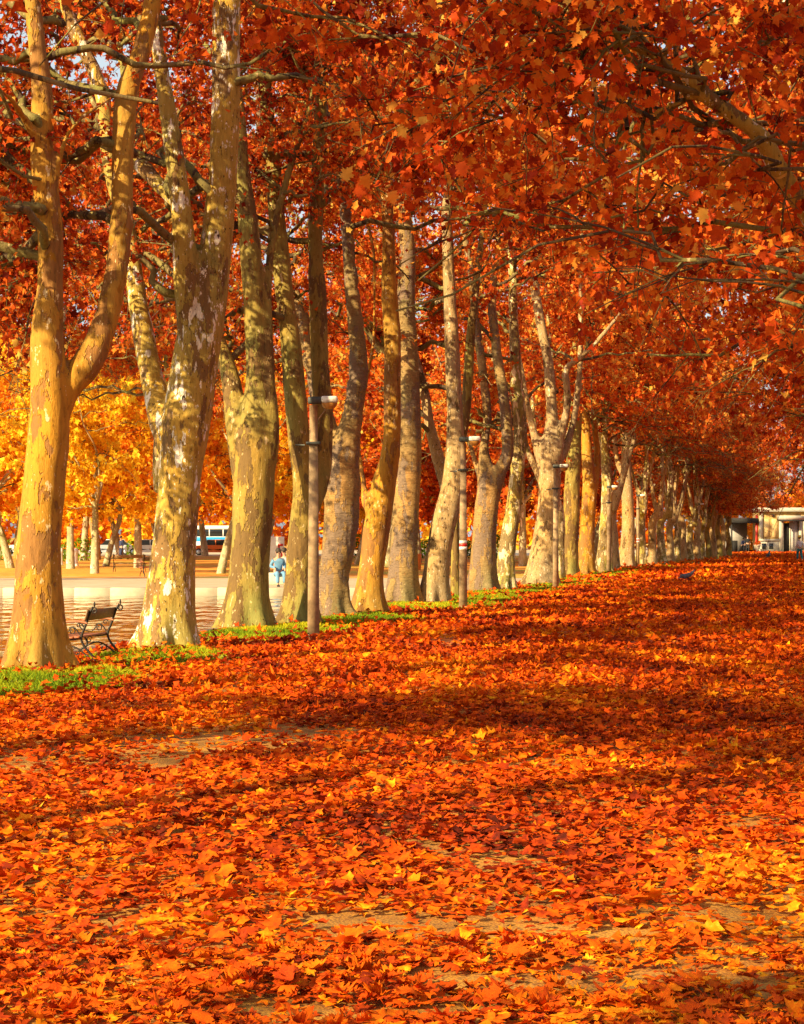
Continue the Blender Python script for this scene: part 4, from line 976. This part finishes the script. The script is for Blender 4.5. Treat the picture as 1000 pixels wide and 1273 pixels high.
def person(loc, rz, label, pose='walk', shirt=M_SHIRT, trousers=M_TEAL, hat=None, hair=M_HAIR, scale=1.0, group=None):
    """faces local +Y"""
    t = empty('person', loc, rz, label=label, cat='person', group=group); t.scale = (scale,)*3
    if pose == 'sit':
        hip = .50; zs = hip+.48; kn = [(-.12, .42, .50), (.13, .44, .50)]; an = [(-.12, .46, .08), (.14, .52, .08)]; toe = [(-.12, .62, .04), (.14, .68, .04)]
    else:
        hip = .92; zs = hip+.50; s = .16 if pose == 'walk' else .03
        kn = [(-.10, .10+s*.5, .50), (.11, .03-s*.2, .49)]; an = [(-.10, s, .09), (.12, -s*1.2, .11)]; toe = [(-.11, s+.16, .04), (.13, -s*1.2+.15, .05)]
    J = [(0, 0, hip, .13, .10), (0, .0, hip+.22, .125, .10), (0, .0, hip+.42, .15, .10), (0, .01, zs+.06, .055), (0, .03, zs+.14, .055), (0, .04, zs+.24, .085, .10), (0, .04, zs+.33, .06, .07)]
    E = [(0, 1), (1, 2), (2, 3), (3, 4), (4, 5), (5, 6)]
    hands = [(-.26, .14, hip+.0), (.26, -.04, hip-.03)] if pose != 'sit' else [(-.16, .34, hip+.14), (.18, .32, hip+.14)]
    el = [(-.25, -.02, hip+.22), (.25, -.08, hip+.22)]
    for i_, sx in enumerate((-1, 1)):
        b = len(J); J += [(sx*.17, 0, zs-.02, .055), (*el[i_], .042), (*hands[i_], .032), (hands[i_][0], hands[i_][1]+.03, hands[i_][2]-.09, .03)]
        E += [(2, b), (b, b+1), (b+1, b+2), (b+2, b+3)]
        b = len(J); J += [(sx*.09, 0, hip-.06, .09), (*kn[i_], .06), (*an[i_], .042), (*toe[i_], .035)]
        E += [(0, b), (b, b+1), (b+1, b+2), (b+2, b+3)]
    link('body', skin_mesh('body', J, E, M_SKIN), t)
    # clothes: closed sleeves round the same joints
    JS = [(0, 0, hip+.02, .155, .125), (0, 0, hip+.22, .15, .12), (0, 0, hip+.42, .175, .125), (0, .0, zs+.03, .08)]
    ES = [(0, 1), (1, 2), (2, 3)]
    for i_, sx in enumerate((-1, 1)):
        b = len(JS); JS += [(sx*.175, 0, zs-.03, .072), (*el[i_], .06), (hands[i_][0]*.99, hands[i_][1]*.9, hands[i_][2]+.04, .048)]; ES += [(2, b), (b, b+1), (b+1, b+2)]
    link('shirt', skin_mesh('shirt', JS, ES, shirt), t)
    JT = [(0, 0, hip+.04, .15, .12)]; ET = []
    for i_, sx in enumerate((-1, 1)):
        b = len(JT); JT += [(sx*.095, .01, hip-.07, .11), (*kn[i_], .085), (an[i_][0], an[i_][1], an[i_][2]+.05, .07)]; ET += [(0, b), (b, b+1), (b+1, b+2)]
    link('trousers', skin_mesh('trousers', JT, ET, trousers), t)
    for i_ in (0, 1): MB().ell((toe[i_][0], toe[i_][1]-.07, toe[i_][2]+.015), (.05, .13, .05), 10, 6).build('shoe', M_WHITE if hat else M_BLACK, t, True)
    mb = MB(); mb.ell((0, .025, zs+.285), (.105, .125, .115), 12, 8); mb.build('hair', hair, t, True)
    MB().ell((0, .155, zs+.23), (.015, .02, .022), 8, 5).build('nose', M_SKIN, t, True)
    for e_ in (-.10, .10): MB().ell((e_, .04, zs+.23), (.012, .025, .035), 8, 5).build('ear', M_SKIN, t, True)
    if hat:
        mb = MB(); mb.lathe([(.17, zs+.30), (.165, zs+.315), (.12, zs+.32), (.115, zs+.40), (.07, zs+.43), (0, zs+.435)], (0, .03, 0)); mb.build('hat', hat, t, True)
    return t
x, y = gp(994.5, 698)
person((x, y, 0), .25, 'person in a white shirt, teal trousers and yellow hat walking away at the right edge', 'walk', M_SHIRT, M_TEAL, M_HAT)
x, y = gp(346, 729)
person((x, y, -.02), PI+.3, 'person in pale blue clothes sitting at the far pond edge', 'sit', M_LBLUE, M_LBLUE, None)
x, y = gp(354, 726)
person((x, y, -.02), PI-.5, 'person in a grey top sitting behind the one in pale blue', 'sit', M_GREYC, M_NAVY, None)
x, y = gp(151, 695)
person((x, y, 0), 2.4, 'person in navy blue standing by the parked cars across the pond', 'stand', M_NAVY, M_NAVY, None)
def seat_block(px, py):
    x, y = gp(px, py); return x, y
mb = MB(); x, y = gp(350, 727); mb.box((0, 0, .22), (1.1, .45, .44), bev=.03)
mb.build('stone_seat', M_STONE, None, loc=(x, y+.1, 0), label='low pale stone seat under the two sitting people', cat='seat')
def bird(px, py, rz, L, mat, label, cat):
    x, y = gp(px, py)
    t = empty('bird', (x, y, .01), rz, label=label, cat=cat)
    k = L/.4
    J = [(0, 0, .16*k, .060*k), (.09*k, 0, .19*k, .058*k), (.15*k, 0, .25*k, .034*k), (.18*k, 0, .285*k, .034*k), (.20*k, 0, .285*k, .026*k), (-.10*k, 0, .13*k, .036*k), (-.24*k, 0, .09*k, .022*k, .010*k)]
    link('body', skin_mesh('body', J, [(0, 1), (1, 2), (2, 3), (3, 4), (0, 5), (5, 6)], mat), t)
    mb = MB(); mb.tube([(.205*k, 0, .285*k), (.26*k, 0, .272*k)], [.012*k, .003*k], 6); mb.build('beak', M_BLACK, t)
    for s_ in (-1, 1):
        mb = MB(); mb.tube([(.02*k, s_*.025*k, .12*k), (.03*k, s_*.03*k, 0)], .006*k, 5); mb.tube([(.03*k, s_*.03*k, .004), (.075*k, s_*.03*k, .004)], .005*k, 5); mb.build('leg', M_BLACK, t)
        mb = MB(); mb.ell((-.04*k, s_*.052*k, .165*k), (.13*k, .014*k, .045*k), 10, 6); mb.build('wing', mat, t, True)
    return t
bird(854, 724, 2.9+PI, .62, M_PIGEON, 'grey bird pecking among the leaves in the middle of the avenue', 'bird')
bird(955.5, 695.5, 1.2, .85, M_CROW, 'black crow standing in front of the pavilion', 'bird')

# ------------------------------------------------------------------ pavilion at the end of the avenue
PY = 216.0; sc_ = PY/F
def bxz(px0, px1, py0, py1):           # front face rectangle in metres
    return (px0-CX)*sc_, (px1-CX)*sc_, CH-(py1-HY)*sc_, CH-(py0-HY)*sc_
b = empty('pavilion', ((975-CX)*sc_, PY, 0), label='ochre and white pavilion with a dark open doorway at the far end of the avenue', cat='building')
BX = (975-CX)*sc_
def part(name, mat, px0, px1, py0, py1, y0, y1, parent=b, off=0.0):
    x0, x1, z0, z1 = bxz(px0, px1, py0, py1); mb = MB()
    mb.box(((x0+x1)/2-BX, (y0+y1)/2, (z0+z1)/2), (x1-x0, y1-y0, z1-z0)); return mb.build(name, mat, parent)
w_ = part('wall', M_OCHRE, 944, 973, 636, 684, 0, 4); part('wall', M_OCHRE, 996, 1120, 632, 684, 0, 4); part('wall', M_OCHRE, 973, 996, 632, 646, 0, 4)
part('roof', M_ROOF, 942, 1122, 631, 636, -.5, 6)
part('plinth', M_PLAST, 943.5, 969, 671, 687.5, -.18, 0); part('cornice', M_PLAST, 944, 968, 670, 672.5, -.3, 0)
part('pilaster', M_PLAST, 944, 948.5, 638, 670, -.12, -.003); part('pilaster', M_PLAST, 968.5, 973.5, 646, 687.5, -.2, -.003); part('pilaster', M_PLAST, 993, 997, 646, 687.5, -.2, -.003)
d_ = part('doorway', M_DARK, 974, 982, 650, 686, .25, .4); part('door_frame', M_PLAST, 973, 974.6, 648, 687, .0, .2); part('door_frame', M_PLAST, 981.6, 983, 648, 687, .0, .2)  # doorway is a near-black panel, painted darkness of the unlit interior
dr = part('door', M_DOOR, 983, 992.6, 648, 687, .05, .15); 
part('awning', M_ROOF, 966, 997, 641, 646, -1.6, .05); part('awning_edge', M_DARK, 966, 997, 646.3, 648, -1.62, -1.45)
for px in (967.5, 995.5): part('awning_post', M_PLAST, px-.5, px+.5, 648, 687, -1.6, -1.5)
for px in (947, 956):
    f = part('window', M_GLASS, px, px+5, 675.5, 682.5, -.24, -.185); 
part('wall_lamp', M_DARK, 959.5, 962.5, 639.5, 642, -.2, -.02)
for px0, px1 in ((950, 957), (959.5, 967)):
    part('wall_panel', M_PANEL, px0, px1, 645, 668, -.05, -.004)
part('step', M_STONE, 940, 1120, 686.5, 689.5, -2.2, 4.2)
# open shelter to its left
s_ = empty('shelter', ((925-CX)*sc_, PY+1, 0), label='dark open-fronted shelter with a red-brown post left of the pavilion', cat='shelter')
BX = (925-CX)*sc_
part('roof', M_DARK, 908, 943, 644, 650, -1, 5, s_); part('back_wall', M_DOOR, 911, 940, 650, 687, 4.5, 4.8, s_)
part('post', M_REDP, 940.5, 943, 640, 687, -.6, -.4, s_); part('post', M_DARK, 910, 911.6, 648, 687, -.6, -.4, s_)
part('low_wall', M_DARK, 912, 922, 672, 687, 1.5, 1.8, s_); part('floor_slab', M_KERB, 908, 943, 686.2, 688.5, -1, 5, s_)
X_ = (932-CX)*sc_; person((X_, PY+1.2, 0), PI, 'dark-clothed person standing inside the open shelter', 'stand', M_BLACK, M_BLACK, scale=1.05)
X_ = (928-CX)*sc_; person((X_, PY+1.9, 0), 2.6, 'shorter dark-clothed person at the left in the open shelter', 'stand', M_NAVY, M_BLACK, scale=.9)
t = empty('planter', ((939-CX)*sc_, PY-1.2, 0), label='pale stone urn planter at the corner of the pavilion', cat='planter')
mb = MB(); mb.lathe([(0, 0), (.22, 0), (.2, .1), (.1, .2), (.1, .3), (.28, .45), (.36, .8), (.40, .85), (.36, .87), (.3, .8), (0, .78)]); mb.build('urn', M_STONE, t, True)
g = np.random.default_rng(4); n = 160; P = g.normal(0, 1, (n, 3))*np.array([.2, .2, .15])+np.array([0, 0, 1.0])
link('plant', leafmesh('plant', P, g.uniform(.1, .2, n), g.normal(0, 1, (n, 3)), g.normal(0, 1, (n, 3)), g.random(n), M_RUST, LEAF4, T4), t, kind='stuff')

# ------------------------------------------------------------------ traffic and things across the pond
def wheels(t, xs, y0, r, w=.2):
    for x in xs:
        for sy in (y0[0], y0[1]):
            R = np.array([[1, 0, 0], [0, 0, 1], [0, -1, 0]]); mb = MB()
            k = 18; a = np.arange(k)*2*PI/k
            for rr, mat, nm in ((r, M_RUBBER, 'wheel'),):
                V = np.vstack([np.c_[q*np.cos(a)+x, np.full(k, yy), q*np.sin(a)+r] for q, yy in ((.01, sy-w/2), (rr*.9, sy-w/2), (rr, sy-w*.35), (rr, sy+w*.35), (rr*.9, sy+w/2), (.01, sy+w/2))])
                mb.add(V, [(j*k+i_, j*k+(i_+1) % k, (j+1)*k+(i_+1) % k, (j+1)*k+i_) for j in range(5) for i_ in range(k)])
            wh = mb.build('wheel', M_RUBBER, t)
            mb = MB(); V = np.vstack([np.c_[q*np.cos(a)+x, np.full(k, yy), q*np.sin(a)+r] for q, yy in ((.01, sy-w/2-.02), (r*.62, sy-w/2-.01), (r*.62, sy+w/2+.01), (.01, sy+w/2+.02))])
            mb.add(V, [(j*k+i_, j*k+(i_+1) % k, (j+1)*k+(i_+1) % k, (j+1)*k+i_) for j in range(3) for i_ in range(k)]); mb.build('hubcap', M_SILVER, wh)
def car(px, py, rz, paint, label, h=1.45):
    x, y = gp(px, py); t = empty('parked_car', (x, y, 0), rz, label=label, cat='car', group='vehicles parked across the pond')
    L = 4.3; body = [(-2.15, .35), (-2.12, .75), (-2.0, .88), (-1.0, .95), (1.75, .95), (2.08, .85), (2.15, .55), (2.1, .3), (1.75, .28), (1.65, .5), (1.35, .64), (1.05, .5), (.95, .26), (-.95, .26), (-1.05, .5), (-1.35, .64), (-1.65, .5), (-1.75, .28)]
    mb = MB(); mb.prism(body, -.85, .85, 'y'); mb.build('body', paint, t)
    cab = [(-1.05, .95), (-.55, h), (1.1, h), (1.7, .95)]
    mb = MB(); mb.prism([(p, min(q, h-.03)) for p, q in cab], -.73, .73, 'y'); mb.build('windows', M_GLASS, t)
    mb = MB(); mb.box((.3, 0, h-.01), (1.7, 1.4, .05), bev=.02)
    for sy in (-.735, .735):
        for xx, zz in ((.25, .95),): mb.box((xx, sy, (zz+h)/2), (.08, .02, h-zz))
    mb.build('roof', paint, t)
    wheels(t, (-1.35, 1.35), (-.78, .78), .32)
    for sy in (-.6, .6): mb = MB(); mb.box((-2.13, sy, .68), (.06, .28, .14), bev=.02); mb.build('headlight', M_WHITE, t)
    for sy in (-.6, .6): mb = MB(); mb.box((2.11, sy, .74), (.06, .26, .14), bev=.02); mb.build('tail_light', M_REDP, t)
car(140, 689.5, 0.05, M_SILVER, 'silver-blue parked car seen across the pond between the first two trunks')
car(185, 690, .0, M_WHITE, 'white parked car across the pond partly behind the flaking trunk')
car(266, 690, 0.0, M_ORNG, 'orange-red car parked in front of the blue and white bus')
car(30, 689.5, 0.1, M_WHITE, 'white parked car at the left edge beyond the pond')
x, y = gp(262, 686.5)
t = empty('bus', (x, y, 0), 0.0, label='white bus with a blue band standing behind the orange-red car', cat='bus', group='vehicles parked across the pond')
mb = MB(); mb.box((0, 0, 1.05), (9.5, 2.4, 1.4), bev=.08); mb.build('lower_body', M_WHITE, t)
mb = MB(); mb.box((0, 0, 1.45), (9.53, 2.43, .5), bev=.02); mb.build('blue_band', M_BLUE, t)
mb = MB(); mb.box((0, 0, 2.15), (9.3, 2.3, .8), bev=.05); mb.build('windows', M_GLASS, t)
mb = MB(); mb.box((0, 0, 2.75), (9.5, 2.4, .42), bev=.1)
for i in range(7): mb.box((-4.6+i*1.53, -1.16, 2.15), (.1, .05, .8))
mb.build('roof', M_WHITE, t); wheels(t, (-3, 3), (-1.1, 1.1), .45, .25)
def hedge(px0, px1, py, h, label):
    x0, y = gp(px0, py); x1, _ = gp(px1, py); g = np.random.default_rng(int(px0)+500); n = int(500*(x1-x0)/5*h)
    P = np.stack([g.uniform(0, x1-x0, n), g.normal(0, .45, n), g.random(n)*h], 1)
    P[:, 2] *= .85+.15*np.sin(P[:, 0]*1.7+px0)
    me = leafmesh('hedge', P, g.uniform(.15, .32, n), g.normal(0, 1, (n, 3)), g.normal(0, 1, (n, 3))+np.array([0, -.4, .4]), np.clip(g.normal(.15, .15, n), 0, 1), M_GRASS, LEAF4, T4)
    t = empty('hedge', (x0, y, 0), label=label, cat='hedge'); link('foliage', me, t, kind='stuff')
    mb = MB()
    for i in range(int((x1-x0)/.8)+1): mb.tube([(i*.8, 0, -.05), (i*.8+.1, .05, h*.7)], .03, 5)
    mb.build('stems', B_BRANCH, t, kind='stuff')
hedge(74, 90, 699, 1.7, 'dark green hedge beyond the lawn just right of the first trunk')
hedge(94, 116, 697, 1.8, 'dark green hedge beyond the lawn left of the silver-blue car')
hedge(0, 12, 698, 1.6, 'dark green hedge at the left edge beyond the pond')
hedge(158, 172, 696, 1.4, 'short dark green hedge left of the flaking trunk beyond the lawn')
hedge(420, 640, 694, 2.0, 'long dark green hedge seen between the trunks beyond the end of the pond')
for px, py, l in ((76, 703, 'small white bollard beside the first trunk on the far lawn'), (95, 704, 'small white bollard at the foot of an orange tree on the far lawn')):
    x, y = gp(px, py); mb = MB(); mb.lathe([(0, 0), (.16, 0), (.15, .1), (.11, .15), (.11, .75), (.15, .8), (.13, .95), (.07, 1.05), (0, 1.08)]); mb.build('bollard', M_WHITE, None, True, (x, y, 0), label=l, cat='bollard')
x, y = gp(344, 712)
t = empty('poster_board', (x, y, 0), 0, label='white and red poster board behind the two sitting people', cat='sign')
mb = MB(); mb.box((0, 0, 1.0), (.75, .06, 1.5), bev=.01); mb.build('panel', M_WHITE, t)
mb = MB(); mb.box((.2, -.036, 1.35), (.26, .01, .12)); mb.box((.12, -.036, 1.12), (.1, .01, .42)); mb.box((.27, -.036, .85), (.14, .01, .3)); mb.build('red_print', M_REDP, t)
for sx in (-.34, .34): mb = MB(); mb.box((sx, .0, .14), (.05, .05, .32)); mb.build('leg', M_GREYC, t)
x, y = gp(518, 711)
t = empty('litter_bin', (x, y, 0), 0, label='red-orange litter bin between the rough speckled trunk and the spotted one', cat='bin')
mb = MB(); mb.lathe([(0, .1), (.2, .1), (.22, .15), (.25, .85), (.26, .9), (.22, .9), (.2, .3), (0, .3)], k=14); mb.build('bucket', M_ORNG, t, True)
mb = MB(); mb.tube([(.0, .27, 0), (.0, .27, 1.05)], .03, 6); mb.build('post', M_IRON, t)
